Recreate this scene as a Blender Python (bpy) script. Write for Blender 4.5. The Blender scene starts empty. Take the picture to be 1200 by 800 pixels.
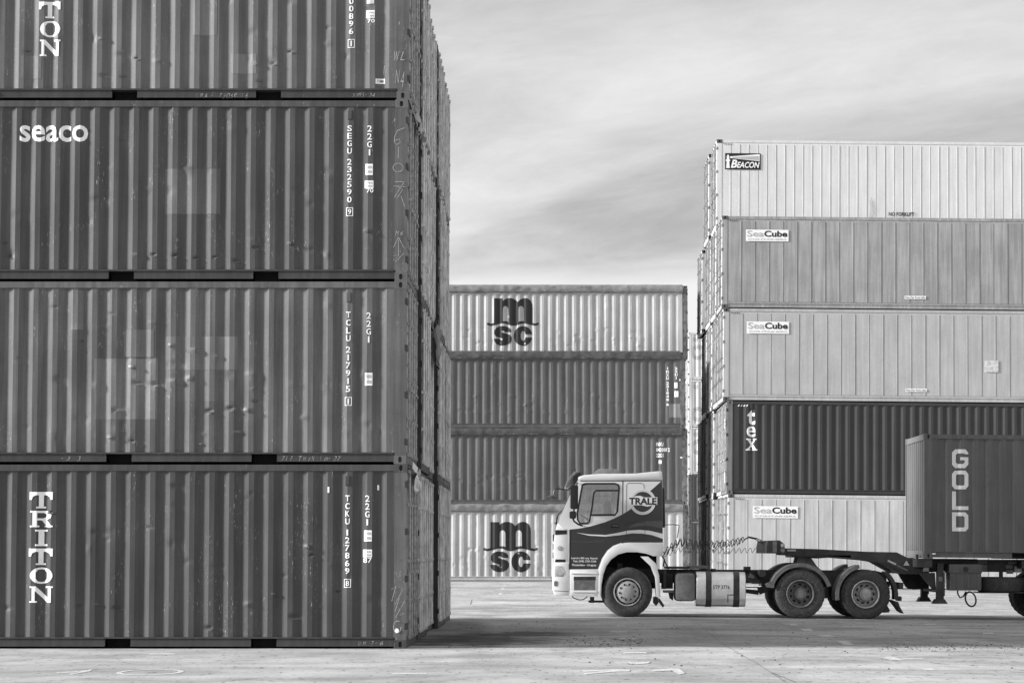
import bpy, bmesh, math, random
import numpy as np
from mathutils import Vector, Matrix, noise as mnoise

# ------------------------------------------------------------------ camera, sky, sun, exposure
scene = bpy.context.scene
COL = scene.collection
F = 2600.0; VX, VY = 645.0, 644.0; PITCH = math.radians(3.5); CAMH = 1.38
CY = VY - F * math.tan(PITCH)
cam = bpy.data.cameras.new('camera'); camo = bpy.data.objects.new('camera', cam); COL.objects.link(camo)
camo.location = (0, 0, CAMH); camo.rotation_euler = (math.radians(90) + PITCH, 0, 0)
cam.sensor_fit = 'HORIZONTAL'; cam.sensor_width = 36.0; cam.lens = 36.0 * F / 1200.0
cam.shift_x = -(VX - 600.0) / 1200.0; cam.shift_y = (CY - 400.0) / 1200.0
cam.clip_start = 0.5; cam.clip_end = 6000.0
scene.camera = camo

SUN_EL, SUN_AZ = math.radians(19), math.radians(9.5)     # from the left, a little from the camera's side
w = bpy.data.worlds.new('World'); scene.world = w; w.use_nodes = True
def build_world():
    nt = w.node_tree; nt.nodes.clear(); N = nt.nodes.new; L = nt.links.new
    out = N('ShaderNodeOutputWorld'); bg = N('ShaderNodeBackground'); bg.inputs['Strength'].default_value = 0.10
    sky = N('ShaderNodeTexSky'); sky.sky_type = 'NISHITA'; sky.sun_disc = False
    sky.sun_elevation = SUN_EL; sky.sun_rotation = math.radians(270) + -SUN_AZ
    sky.air_density = 1.0; sky.dust_density = 1.5
    bw = N('ShaderNodeRGBToBW'); L(sky.outputs[0], bw.inputs[0])
    tc = N('ShaderNodeTexCoord'); sep = N('ShaderNodeSeparateXYZ'); L(tc.outputs['Generated'], sep.inputs[0])
    def m(op, a, b=None, c=None):
        n = N('ShaderNodeMath'); n.operation = op
        for i, v in enumerate((a, b, c)):
            if v is None: continue
            if isinstance(v, (int, float)): n.inputs[i].default_value = v
            else: L(v, n.inputs[i])
        return n.outputs[0]
    zz = m('ADD', m('MAXIMUM', sep.outputs[2], 0.0), 0.055)
    u = m('DIVIDE', sep.outputs[0], zz); v = m('DIVIDE', sep.outputs[1], zz)
    cmb = N('ShaderNodeCombineXYZ'); L(m('ADD', u, m('MULTIPLY', v, 0.35)), cmb.inputs[0]); L(v, cmb.inputs[1])
    mp = N('ShaderNodeMapping'); L(cmb.outputs[0], mp.inputs[0]); mp.inputs['Scale'].default_value = (0.42, 0.36, 1.0)
    mp.inputs['Location'].default_value = (1.7, 0.6, 0.3)
    n1 = N('ShaderNodeTexNoise'); n1.inputs['Scale'].default_value = 1.5; n1.inputs['Detail'].default_value = 7; n1.inputs['Roughness'].default_value = 0.52
    n1.inputs['Distortion'].default_value = 0.55
    L(mp.outputs[0], n1.inputs['Vector'])
    r = N('ShaderNodeMapRange'); r.interpolation_type = 'SMOOTHSTEP'
    L(n1.outputs[0], r.inputs[0]); r.inputs[1].default_value = 0.36; r.inputs[2].default_value = 0.64; r.inputs[3].default_value = 0.0; r.inputs[4].default_value = 1.0
    
    # finer cirrus fibres drawn out along one direction
    mp2 = N('ShaderNodeMapping'); L(cmb.outputs[0], mp2.inputs[0]); mp2.inputs['Scale'].default_value = (1.2, 0.8, 1.0); mp2.inputs['Rotation'].default_value = (0, 0, math.radians(28))
    n2 = N('ShaderNodeTexNoise'); n2.inputs['Scale'].default_value = 2.3; n2.inputs['Detail'].default_value = 8; n2.inputs['Roughness'].default_value = 0.68; n2.inputs['Distortion'].default_value = 0.35
    L(mp2.outputs[0], n2.inputs['Vector'])
    cloud = m('ADD', m('MULTIPLY_ADD', r.outputs[0], 1.7, 2.45), m('MULTIPLY', m('SUBTRACT', n2.outputs[0], 0.5), 2.3))
    cloud = m('MAXIMUM', cloud, 1.5)
    #                       # grey to white veil
    # thin veil over the clear sky: mostly cloud
    clear = m('MINIMUM', bw.outputs[0], 12.0)
    hz = N('ShaderNodeMapRange'); hz.interpolation_type = 'SMOOTHSTEP'                # clear bright strip under the edge of the deck, all round the horizon
    L(m('ADD', sep.outputs[2], m('MULTIPLY', m('SUBTRACT', n1.outputs[0], 0.5), 0.05)), hz.inputs[0]); hz.inputs[1].default_value = 0.114; hz.inputs[2].default_value = 0.130; hz.inputs[3].default_value = 1.0; hz.inputs[4].default_value = 0.0
    haze = hz.outputs[0]
    cloud = m('ADD', m('MULTIPLY', cloud, m('SUBTRACT', 1.0, haze)), m('MULTIPLY', haze, 4.7))
    val = m('ADD', m('MULTIPLY', clear, 0.12), m('MULTIPLY', cloud, 0.88))
    cc = N('ShaderNodeCombineColor'); [L(val, cc.inputs[i]) for i in range(3)]
    L(cc.outputs[0], bg.inputs['Color']); L(bg.outputs[0], out.inputs['Surface'])
build_world()
sun = bpy.data.lights.new('sun', 'SUN'); sun.energy = 5.0; sun.angle = math.radians(9); sun.color = (1.0, 1.0, 1.0)
suno = bpy.data.objects.new('sun', sun); COL.objects.link(suno)
sdir = Vector((math.cos(SUN_EL) * math.cos(SUN_AZ), math.cos(SUN_EL) * math.sin(SUN_AZ), -math.sin(SUN_EL)))   # travel direction
suno.rotation_euler = sdir.to_track_quat('-Z', 'Y').to_euler(); suno.location = (-40, -10, 40)
vs = scene.view_settings; vs.view_transform = 'Standard'; vs.look = 'None'; vs.exposure = 1.0; vs.gamma = 1.0; vs.use_curve_mapping = False

# ------------------------------------------------------------------ pixel helpers
_c, _s = math.cos(PITCH), math.sin(PITCH)
def ray(px, py):
    a = (px - VX) / F; b = -(py - CY) / F          # camera right, up; forward = 1
    return Vector((a, _c - b * _s, _s + b * _c))
def at(px, py, Y):
    r = ray(px, py); t = Y / r.y
    return Vector((r.x * t, Y, CAMH + r.z * t))
def ss(a, b, x):
    t = min(1, max(0, (x - a) / (b - a))); return t * t * (3 - 2 * t)
def ground_z(x, y):
    d = x - 1.6
    k = max(0.0, d) if d > 1 else (0.25 * (d + 1) ** 2 if d > -1 else 0.0)
    return 0.33 * ss(50, 77, y) - 0.0098 * min(k, 30)
def on_ground(px, py):
    r = ray(px, py); t = -CAMH / r.z
    for _ in range(12):
        p = Vector((0, 0, CAMH)) + r * t; t = (ground_z(p.x, p.y) - CAMH) / r.z
    return Vector((0, 0, CAMH)) + r * t

# ------------------------------------------------------------------ materials (the photograph is black and white: neutral greys)
MATS = {}
class NT:
    def __init__(s, name):
        s.m = bpy.data.materials.new(name); s.m.use_nodes = True; s.nt = s.m.node_tree; s.nt.nodes.clear()
        s.out = s.N('ShaderNodeOutputMaterial'); s.b = s.N('ShaderNodeBsdfPrincipled'); s.L(s.b.outputs[0], s.out.inputs[0])
    def N(s, t): return s.nt.nodes.new(t)
    def L(s, a, b): s.nt.links.new(a, b)
    def math(s, op, a, b=None, c=None, clamp=False):
        n = s.N('ShaderNodeMath'); n.operation = op; n.use_clamp = clamp
        for i, v in enumerate((a, b, c)):
            if v is None: continue
            if isinstance(v, (int, float)): n.inputs[i].default_value = v
            else: s.L(v, n.inputs[i])
        return n.outputs[0]
    def coord(s, scale=(1, 1, 1), rnd=True, kind='Object'):
        tc = s.N('ShaderNodeTexCoord'); mp = s.N('ShaderNodeMapping'); mp.inputs['Scale'].default_value = scale
        if rnd:
            oi = s.N('ShaderNodeObjectInfo'); v = s.N('ShaderNodeVectorMath'); v.operation = 'ADD'
            q = s.math('MULTIPLY', oi.outputs['Random'], 37.0)
            cb = s.N('ShaderNodeCombineXYZ'); s.L(q, cb.inputs[0]); s.L(q, cb.inputs[1]); s.L(q, cb.inputs[2])
            s.L(tc.outputs[kind], v.inputs[0]); s.L(cb.outputs[0], v.inputs[1]); s.L(v.outputs[0], mp.inputs[0])
        else: s.L(tc.outputs[kind], mp.inputs[0])
        return mp.outputs[0]
    def noise(s, vec, scale, detail=4, rough=0.55, dist=0.0):
        n = s.N('ShaderNodeTexNoise'); n.inputs['Scale'].default_value = scale; n.inputs['Detail'].default_value = detail
        n.inputs['Roughness'].default_value = rough; n.inputs['Distortion'].default_value = dist; s.L(vec, n.inputs['Vector']); return n.outputs[0]
    def ramp(s, val, a, b, lo=0.0, hi=1.0, smooth=True):
        r = s.N('ShaderNodeMapRange'); r.interpolation_type = 'SMOOTHSTEP' if smooth else 'LINEAR'
        s.L(val, r.inputs[0]); r.inputs[1].default_value = a; r.inputs[2].default_value = b; r.inputs[3].default_value = lo; r.inputs[4].default_value = hi; return r.outputs[0]
    def grey(s, val, lift=0.0):
        cc = s.N('ShaderNodeCombineColor')
        for i in range(3): s.L(val, cc.inputs[i])
        s.L(cc.outputs[0], s.b.inputs['Base Color'])
    def bump(s, val, strength, dist=0.01):
        bp = s.N('ShaderNodeBump'); bp.inputs['Strength'].default_value = strength; bp.inputs['Distance'].default_value = dist
        s.L(val, bp.inputs['Height']); s.L(bp.outputs[0], s.b.inputs['Normal'])

def paint(name, base, rough=0.5, var=0.18, streak=0.22, chip_dark=0.5, chip_light=0.5, spec=0.3, mott=0.0, bumpk=0.35):
    """weathered container paint: broad fading, vertical run marks, rust chips, pale scuffs"""
    key = name
    if key in MATS: return MATS[key]
    t = NT(name)
    c1 = t.coord(); n1 = t.noise(c1, 0.9, 5, 0.6)
    c2 = t.coord((7.0, 7.0, 0.35)); n2 = t.noise(c2, 1.6, 5, 0.62)
    c3 = t.coord((1, 1, 1)); n3 = t.noise(c3, 34.0, 3, 0.6)
    f1 = t.ramp(n1, 0.25, 0.75, 1 - var, 1 + var)
    f2 = t.ramp(n2, 0.3, 0.75, 1 - streak, 1 + streak * 0.8)
    f3 = t.ramp(n3, 0.2, 0.8, 0.93, 1.07)
    v = t.math('MULTIPLY', t.math('MULTIPLY', t.math('MULTIPLY', f1, f2), f3), base)
    # rust chips, gathered in patches
    gate = t.ramp(t.noise(c1, 2.3, 3, 0.6), 0.52, 0.72)
    c4 = t.coord((1, 1, 0.45)); n4 = t.noise(c4, 46.0, 4, 0.65)
    chip = t.math('MULTIPLY', t.ramp(n4, 0.61, 0.67), t.math('MULTIPLY_ADD', gate, 0.9, 0.1))
    chip = t.math('MULTIPLY', chip, chip_dark)
    dark = t.math('MULTIPLY', v, 0.35)
    v = t.math('ADD', t.math('MULTIPLY', v, t.math('SUBTRACT', 1.0, chip)), t.math('MULTIPLY', dark, chip))
    # pale scuffs
    c5 = t.coord((1.0, 1.0, 0.22)); n5 = t.noise(c5, 62.0, 3, 0.7); g5 = t.ramp(t.noise(t.coord((2.2, 2.2, 0.8)), 1.7, 3, 0.6), 0.52, 0.70)
    sc = t.math('MULTIPLY', t.math('MULTIPLY', t.ramp(n5, 0.60, 0.68), g5), chip_light)
    v = t.math('ADD', v, t.math('MULTIPLY', sc, 0.34))
    if mott:
        nm = t.noise(t.coord((1, 1, 0.6)), 9.0, 6, 0.7); mm = t.math('MULTIPLY', t.ramp(nm, 0.47, 0.57), mott)
        v = t.math('MULTIPLY', v, t.math('SUBTRACT', 1.0, mm))
    t.grey(t.math('MAXIMUM', v, 0.012))
    t.b.inputs['Roughness'].default_value = rough; t.b.inputs['Specular IOR Level'].default_value = spec
    h = t.math('ADD', t.math('MULTIPLY', n1, 1.0), t.math('MULTIPLY', n3, 0.05))
    t.bump(h, bumpk, 0.02)
    MATS[key] = t.m; return t.m
def plain(name, base, rough=0.5, metal=0.0, var=0.12, scale=6.0, spec=0.4, fine=40.0, coat=0.0, bump=0.1):
    if name in MATS: return MATS[name]
    t = NT(name); c = t.coord(); a = t.noise(c, scale, 5, 0.6); b = t.noise(c, fine, 3, 0.6)
    v = t.math('MULTIPLY', t.math('MULTIPLY', t.ramp(a, 0.25, 0.75, 1 - var, 1 + var), t.ramp(b, 0.2, 0.8, 1 - var * 0.6, 1 + var * 0.6)), base)
    t.grey(v); t.b.inputs['Roughness'].default_value = rough; t.b.inputs['Metallic'].default_value = metal; t.b.inputs['Specular IOR Level'].default_value = spec
    if coat: t.b.inputs['Coat Weight'].default_value = coat; t.b.inputs['Coat Roughness'].default_value = 0.08
    if bump: t.bump(b, bump, 0.004)
    MATS[name] = t.m; return t.m
def glass_mat():
    t = NT('window_glass'); t.nt.nodes.remove(t.b)
    tr = t.N('ShaderNodeBsdfTransparent'); tr.inputs[0].default_value = (0.75, 0.75, 0.75, 1)
    gl = t.N('ShaderNodeBsdfGlossy'); gl.inputs['Roughness'].default_value = 0.03; gl.inputs[0].default_value = (0.9, 0.9, 0.9, 1)
    fr = t.N('ShaderNodeFresnel'); fr.inputs[0].default_value = 1.7
    mx = t.N('ShaderNodeMixShader'); t.L(t.math('MULTIPLY_ADD', fr.outputs[0], 1.2, 0.05, True), mx.inputs[0]); t.L(tr.outputs[0], mx.inputs[1]); t.L(gl.outputs[0], mx.inputs[2])
    t.L(mx.outputs[0], t.out.inputs[0]); return t.m

M_L1 = paint('paint_bottom', 0.064, var=.16, streak=.22, chip_light=.8)
M_L2 = paint('paint_second', 0.115, var=.2, streak=.26, chip_light=.9)
M_L3 = paint('paint_third', 0.072, var=.16, streak=.22, chip_light=1.0)
M_L4 = paint('paint_fourth', 0.125, var=.16, streak=.2, chip_light=.7)
M_LOWRAIL = paint('paint_low_rail', 0.05, var=.2, streak=.2, chip_light=.4)
M_POST = paint('paint_post', 0.11, var=.2, streak=.25, chip_light=1.0, chip_dark=.8)
M_RUSTY = paint('paint_rusty', 0.16, var=.25, streak=.35, chip_light=.9, chip_dark=.9, mott=.45)
M_MID = paint('paint_mid', 0.24, var=.2, streak=.25, mott=.15)
M_DOORG = plain('door_grey', 0.36, .55, var=.22, scale=1.3, fine=5, bump=0)
M_DOORR = plain('door_rust', 0.26, .6, var=.3, scale=1.6, fine=6, bump=0)
M_DARK_GAPSHADE = plain('dark_paint_and_gap_shade', 0.045, .6, var=.25, scale=1.6, fine=6, bump=0)  # dark body paint; on posts and near leaves it paints in gap shade
M_TEX = paint('paint_charcoal', 0.047, var=.1, streak=.1, chip_light=.1, chip_dark=.2)
M_GOLD = paint('paint_trailer_box', 0.125, var=.12, streak=.14, chip_light=.25)
M_GOLDEND = paint('paint_trailer_box_end', 0.10, var=.12, streak=.14, chip_light=.25)
M_OTW = paint('paint_pale', 0.43, var=.1, streak=.14, chip_light=.1, chip_dark=.5)
M_OTD = paint('paint_opentop', 0.10, var=.14, streak=.16, chip_light=.4)
M_REEF_A = paint('reefer_bright', 0.66, var=.05, streak=.08, chip_light=0, chip_dark=.25, rough=.42)
M_REEF_B = paint('reefer_grey', 0.33, var=.13, streak=.2, chip_light=.5, chip_dark=.3, rough=.5)
M_REEF_C = paint('reefer_light', 0.43, var=.08, streak=.1, chip_light=.1, chip_dark=.2, rough=.45)
M_REEF_D = paint('reefer_pale', 0.52, var=.1, streak=.14, chip_light=.1, chip_dark=.3, rough=.45)
M_DOORW = paint('door_white', 0.52, var=.2, streak=.2, chip_light=0, chip_dark=.6, rough=.5, mott=.15, bumpk=.05)
M_FARW = paint('far_white', 0.66, var=.1, streak=.15, chip_light=0, chip_dark=.5)
M_STEEL = plain('galvanised_bar', 0.34, 0.5, 0.0, var=.3, scale=14)
M_BARL = plain('worn_bar', 0.6, .5, var=.3, scale=3, fine=9, bump=0)
M_BARD = plain('dull_bar', 0.17, .5, var=.4, scale=3, fine=9, bump=0)
M_BLACK = plain('black_steel', 0.022, 0.6, 0.0, var=.3)
M_HOLE = plain('dark_interior', 0.012, 0.9, 0.0, var=.2, bump=0)
M_WHITEINK = plain('white_lettering', 0.86, 0.55, var=.07, bump=0)
M_WORNINK = plain('worn_white_lettering', 0.55, 0.6, var=.25, scale=30, bump=0)
M_DARKINK = plain('dark_lettering', 0.014, 0.55, var=.12, bump=0)
M_PATCHW = plain('pale_tape', 0.56, .6, var=.3, scale=9, bump=0)
M_GREYINK = plain('grey_lettering', 0.42, 0.55, var=.1, bump=0)
M_CHALK = plain('chalk', 0.34, 0.9, var=.35, scale=60, bump=0)
M_TARP = plain('tarpaulin', 0.18, 0.6, var=.2, scale=5, fine=20)
M_TARP2 = plain('tarpaulin_dark', 0.055, 0.6, var=.25, scale=5, fine=20)
M_PLASTIC = plain('white_plastic_sheet', 0.75, 0.4, var=.1)
M_MARK = plain('road_paint', 0.66, 0.75, var=.3, scale=14, fine=60)
M_CRACK = plain('crack_dirt', 0.15, 0.95, var=.3, scale=9, bump=0)
M_STONE = plain('stone', 0.10, 0.9, var=.4)
M_TWHITE = plain('truck_white', 0.84, 0.3, var=.05, scale=2.5, coat=.5, fine=70, bump=0.02)
M_TDARK = plain('truck_dark', 0.034, 0.35, var=.1, scale=2.5, coat=.2, bump=0.02)
M_TMID = plain('truck_mid', 0.065, 0.3, var=.08, scale=2.5, coat=.5, bump=0.02)
M_TBLACK = plain('black_plastic', 0.022, 0.45, var=.2, fine=80)
M_CHASSIS = plain('chassis_paint', 0.035, 0.6, var=.4, scale=7)
M_TRAILER = plain('trailer_paint', 0.04, 0.6, var=.35, scale=5)
M_DUST = plain('dusty_plastic', 0.16, 0.7, var=.25, scale=8)
M_GUARD = plain('mudguard', 0.17, 0.6, var=.3, scale=7)
M_ALU = plain('aluminium_tank', 0.75, 0.33, 0.9, var=.16, scale=3)
M_RIM = plain('rim_front', 0.42, 0.5, 0.2, var=.15, scale=9)
M_RIMD = plain('rim_rear', 0.20, 0.6, 0.1, var=.35, scale=9)
M_RIMLIP = plain('rim_lip', 0.36, 0.5, 0.2, var=.25, scale=9)
M_LENS = plain('lamp_lens', 0.55, 0.15, 0.2, var=.2, scale=20, coat=.6)
M_SEAT = plain('seat_cloth', 0.10, 0.9, var=.2)
M_REFLECT = plain('reflective_tape', 0.45, 0.5, var=.2)
M_FLOOR = plain('floor_timber', 0.10, 0.8, var=.3)
M_GLASS = glass_mat()
def rubber(name, base, mud):
    t = NT(name); c = t.coord(); a = t.noise(c, 16, 6, 0.7); b = t.noise(c, 55, 3, 0.6)
    v = t.math('ADD', t.math('MULTIPLY', t.ramp(a, 0.3, 0.7, 0.7, 1.3), base), t.math('MULTIPLY', t.ramp(b, 0.5, 0.68), mud))
    t.grey(v); t.b.inputs['Roughness'].default_value = 0.85; t.b.inputs['Specular IOR Level'].default_value = 0.25; t.bump(a, 0.4, 0.01); return t.m
M_TYRE = rubber('tyre_rubber', 0.055, 0.03); M_TYREM = rubber('tyre_rubber_muddy', 0.065, 0.13)

def worn_paint():
    t = NT('worn_road_paint'); c = t.coord((1, 1, 1), False); a = t.noise(c, 7.0, 6, .7); b = t.noise(c, 40.0, 4, .7)
    t.grey(t.ramp(b, .2, .8, .5, .7)); t.b.inputs['Roughness'].default_value = .85
    tr = t.N('ShaderNodeBsdfTransparent'); mx = t.N('ShaderNodeMixShader'); k = t.math('ADD', t.math('MULTIPLY', a, .6), t.math('MULTIPLY', b, .4))
    t.L(t.ramp(k, .38, .54, .3, .95), mx.inputs[0]); t.L(tr.outputs[0], mx.inputs[1]); t.L(t.b.outputs[0], mx.inputs[2]); t.L(mx.outputs[0], t.out.inputs[0]); return t.m
M_MARK = worn_paint()
def ground_mat():
    t = NT('worn_concrete')
    c = t.coord((1, 1, 1), False); tc = t.N('ShaderNodeTexCoord'); sp = t.N('ShaderNodeSeparateXYZ'); t.L(tc.outputs['Object'], sp.inputs[0])
    x, y = sp.outputs[0], sp.outputs[1]
    big = t.noise(c, 0.11, 5, 0.6)
    st = t.noise(t.coord((0.10, 0.75, 1), False), 1.0, 6, 0.62, 0.6)          # wheel tracks and sweepings run along the aisle
    st2 = t.noise(t.coord((0.35, 2.4, 1), False), 1.0, 5, 0.6, 0.4)
    fine = t.noise(t.coord((1, .5, 1), False), 22.0, 4, 0.7); mid = t.noise(t.coord((1, .6, 1), False), 1.1, 6, 0.65)
    v = t.math('MULTIPLY', t.math('MULTIPLY', t.ramp(big, .25, .75, .88, 1.1), t.ramp(st, .28, .74, .86, 1.12)), t.ramp(st2, .25, .75, .92, 1.06))
    v = t.math('MULTIPLY', t.math('MULTIPLY', v, t.ramp(fine, .25, .75, .88, 1.1)), t.ramp(mid, .3, .7, .86, 1.1))
    grit = t.noise(c, 75.0, 3, 0.7); v = t.math('MULTIPLY', v, t.ramp(grit, .3, .7, .93, 1.07))
    blot = t.noise(t.coord((.55, .5, 1), False), .75, 7, 0.62, 1.2); v = t.math('MULTIPLY', v, t.ramp(blot, .36, .62, .74, 1.1))
    v = t.math('MULTIPLY', v, 0.395)
    # oil and dirt stains with their own outlines
    def blob(cx, cy, rx, ry, wob):
        dx = t.math('DIVIDE', t.math('SUBTRACT', x, cx), rx); dy = t.math('DIVIDE', t.math('SUBTRACT', y, cy), ry)
        d = t.math('ADD', t.math('MULTIPLY', dx, dx), t.math('MULTIPLY', dy, dy))
        d = t.math('ADD', d, t.math('MULTIPLY', t.math('SUBTRACT', t.noise(t.coord((0.9, 2.0, 1), False), 1.5, 6, .7, .8), 0.5), wob))
        return t.ramp(d, 0.15, 1.15, 1.0, 0.0)
    s1 = blob(-1.3, 34.2, 1.5, 2.6, 3.2); s2 = blob(-0.5, 36.8, 1.1, 1.3, 3.0); s3 = blob(4.0, 37.5, 9.0, 5.6, 2.2)
    s4 = blob(-1.75, 38.5, 0.8, 7.0, 1.6)
    for s_, k in ((s1, .8), (s2, .75), (s3, .05), (s4, .45)):
        v = t.math('MULTIPLY', v, t.math('SUBTRACT', 1.0, t.math('MULTIPLY', s_, k)))
    sp_ = t.ramp(t.noise(t.coord((1, .35, 1), False), 9.0, 4, .65), .58, .66); v = t.math('MULTIPLY', v, t.math('SUBTRACT', 1.0, t.math('MULTIPLY', sp_, .5)))
    t.grey(v); t.b.inputs['Roughness'].default_value = 0.88; t.b.inputs['Specular IOR Level'].default_value = 0.25
    t.bump(t.math('ADD', fine, t.math('MULTIPLY', mid, 2.0)), 0.3, 0.012); return t.m
M_GROUND = ground_mat()

# ------------------------------------------------------------------ mesh helpers
class MB:
    def __init__(s): s.v = []; s.f = []
    def add(s, vs_, fs_):
        o = len(s.v); s.v += [tuple(p) for p in vs_]; s.f += [tuple(o + i for i in f) for f in fs_]; return s
    def box(s, x0, x1, y0, y1, z0, z1):
        return s.add([(x0, y0, z0), (x1, y0, z0), (x1, y1, z0), (x0, y1, z0), (x0, y0, z1), (x1, y0, z1), (x1, y1, z1), (x0, y1, z1)],
                     [(0, 3, 2, 1), (4, 5, 6, 7), (0, 1, 5, 4), (1, 2, 6, 5), (2, 3, 7, 6), (3, 0, 4, 7)])
    def prism_xz(s, poly, y0, y1):          # convex-ish outline in x,z extruded along y
        n = len(poly)
        return s.add([(p[0], y0, p[1]) for p in poly] + [(p[0], y1, p[1]) for p in poly],
                     [tuple(range(n)), tuple(reversed(range(n, 2 * n)))] + [(i, n + i, n + (i + 1) % n, (i + 1) % n) for i in range(n)])
    def prism_yz(s, poly, x0, x1):
        n = len(poly)
        return s.add([(x0, p[0], p[1]) for p in poly] + [(x1, p[0], p[1]) for p in poly],
                     [tuple(range(n)), tuple(reversed(range(n, 2 * n)))] + [(i, n + i, n + (i + 1) % n, (i + 1) % n) for i in range(n)])
    def tube(s, path, r, n=8, caps=True):
        path = [Vector(p) for p in path]; k = len(path); rs = r if isinstance(r, (list, tuple)) else [r] * k
        rings = []; prev = None
        for i, p in enumerate(path):
            d = (path[min(i + 1, k - 1)] - path[max(i - 1, 0)]).normalized()
            if prev is None:
                a = d.orthogonal().normalized()
            else:
                a = (prev - d * prev.dot(d)); a = a.normalized() if a.length > 1e-6 else d.orthogonal().normalized()
            prev = a; b = d.cross(a)
            rings.append([p + (a * math.cos(2 * math.pi * j / n) + b * math.sin(2 * math.pi * j / n)) * rs[i] for j in range(n)])
        vs_ = [q for ring in rings for q in ring]; fs_ = []
        for i in range(k - 1):
            for j in range(n): fs_.append((i * n + j, i * n + (j + 1) % n, (i + 1) * n + (j + 1) % n, (i + 1) * n + j))
        if caps: fs_ += [tuple(reversed(range(n))), tuple(range((k - 1) * n, k * n))]
        return s.add(vs_, fs_)
    def lathe_y(s, prof, cx, cz, n=32, skip=None, close=False):    # prof: (radius, y)
        vs_ = []; fs_ = []; k = len(prof)
        for r, y in prof:
            for j in range(n):
                a = 2 * math.pi * j / n; vs_.append((cx + r * math.cos(a), y, cz + r * math.sin(a)))
        for i in range(k - 1 if not close else k):
            i2 = (i + 1) % k
            for j in range(n):
                if skip and skip(i, j): continue
                fs_.append((i * n + j, i * n + (j + 1) % n, i2 * n + (j + 1) % n, i2 * n + j))
        return s.add(vs_, fs_)
    def mesh(s, name, smooth=None, bevel=0.0, segs=2):
        me = bpy.data.meshes.new(name); me.from_pydata(s.v, [], s.f); me.validate()
        if bevel or True:
            bm = bmesh.new(); bm.from_mesh(me)
            bmesh.ops.recalc_face_normals(bm, faces=bm.faces)
            if bevel:
                es = [e for e in bm.edges if len(e.link_faces) == 2 and e.calc_face_angle(0) > 0.5]
                bmesh.ops.bevel(bm, geom=es, offset=bevel, segments=segs, profile=0.6, affect='EDGES', clamp_overlap=True)
            bm.to_mesh(me); bm.free()
        if smooth is not None:
            me.polygons.foreach_set('use_smooth', [True] * len(me.polygons)); me.set_sharp_from_angle(angle=math.radians(smooth))
        return me
def obj(name, me, mat, parent=None):
    if isinstance(me, MB): me = me.mesh(name)
    o = bpy.data.objects.new(name, me); COL.objects.link(o)
    if not me.materials: me.materials.append(None)
    o.material_slots[0].link = 'OBJECT'; o.material_slots[0].material = mat
    if parent is not None: o.parent = parent
    return o
def thing(name, label, cat, loc, group=None, rot=(0, 0, 0)):
    o = bpy.data.objects.new(name, None); COL.objects.link(o); o.location = loc; o.rotation_euler = rot; o.empty_display_size = 0.3
    o['label'] = label; o['category'] = cat
    if group: o['group'] = group
    return o
CACHE = {}
def cached(key, fn):
    if key not in CACHE: CACHE[key] = fn()
    return CACHE[key]
def fill2d(loops):
    """triangulate outline + holes -> (verts2d, faces)"""
    bm = bmesh.new()
    for lp in loops:
        vs_ = [bm.verts.new((p[0], 0, p[1])) for p in lp]
        for i in range(len(vs_)): bm.edges.new((vs_[i], vs_[(i + 1) % len(vs_)]))
    bmesh.ops.triangle_fill(bm, use_beauty=True, use_dissolve=False, edges=bm.edges[:])
    bm.verts.index_update(); v = [(q.co.x, q.co.z) for q in bm.verts]; f = [tuple(q.index for q in fc.verts) for fc in bm.faces]; bm.free()
    return v, f
def plate(loops, y0, y1):
    """solid plate in x,z with holes between y0 and y1"""
    v, f = fill2d(loops); n = len(v); mb = MB()
    mb.add([(p[0], y0, p[1]) for p in v] + [(p[0], y1, p[1]) for p in v], f + [tuple(n + i for i in reversed(t)) for t in f])
    for lp in loops:
        k = len(lp); mb.add([(p[0], y0, p[1]) for p in lp] + [(p[0], y1, p[1]) for p in lp], [(i, (i + 1) % k, k + (i + 1) % k, k + i) for i in range(k)])
    return mb
def weld(me, d=1e-5):
    bm = bmesh.new(); bm.from_mesh(me); bmesh.ops.remove_doubles(bm, verts=bm.verts, dist=d); bmesh.ops.recalc_face_normals(bm, faces=bm.faces); bm.to_mesh(me); bm.free(); return me
def plate_mesh(name, loops, y0, y1, bevel=0.0, smooth=None):
    me = weld(plate(loops, y0, y1).mesh(name))
    if bevel:
        bm = bmesh.new(); bm.from_mesh(me)
        es = [e for e in bm.edges if len(e.link_faces) == 2 and e.calc_face_angle(0) > 0.6]
        bmesh.ops.bevel(bm, geom=es, offset=bevel, segments=2, profile=0.6, affect='EDGES', clamp_overlap=True); bm.to_mesh(me); bm.free()
    if smooth is not None:
        me.polygons.foreach_set('use_smooth', [True] * len(me.polygons)); me.set_sharp_from_angle(angle=math.radians(smooth))
    return me

# ------------------------------------------------------------------ lettering
def glyph(body, bold=0.0, shear=0.0, res=3):
    key = ('g', body, bold, shear)
    if key in CACHE: return CACHE[key]
    cu = bpy.data.curves.new('t', 'FONT'); cu.body = body; cu.offset = bold; cu.shear = shear; cu.resolution_u = res; cu.fill_mode = 'FRONT'
    o = bpy.data.objects.new('t', cu); COL.objects.link(o)
    dg = bpy.context.evaluated_depsgraph_get(); me = bpy.data.meshes.new_from_object(o.evaluated_get(dg))
    v = [(p.co.x, p.co.y) for p in me.vertices]; f = [tuple(p.vertices) for p in me.polygons]
    bpy.data.objects.remove(o); bpy.data.curves.remove(cu); bpy.data.meshes.remove(me)
    CACHE[key] = norm2d(v, f); return CACHE[key]
def norm2d(v, f):
    x0 = min(p[0] for p in v); x1 = max(p[0] for p in v); y0 = min(p[1] for p in v); y1 = max(p[1] for p in v)
    return [((p[0] - x0) / (x1 - x0), (p[1] - y0) / (y1 - y0)) for p in v], f
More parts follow.
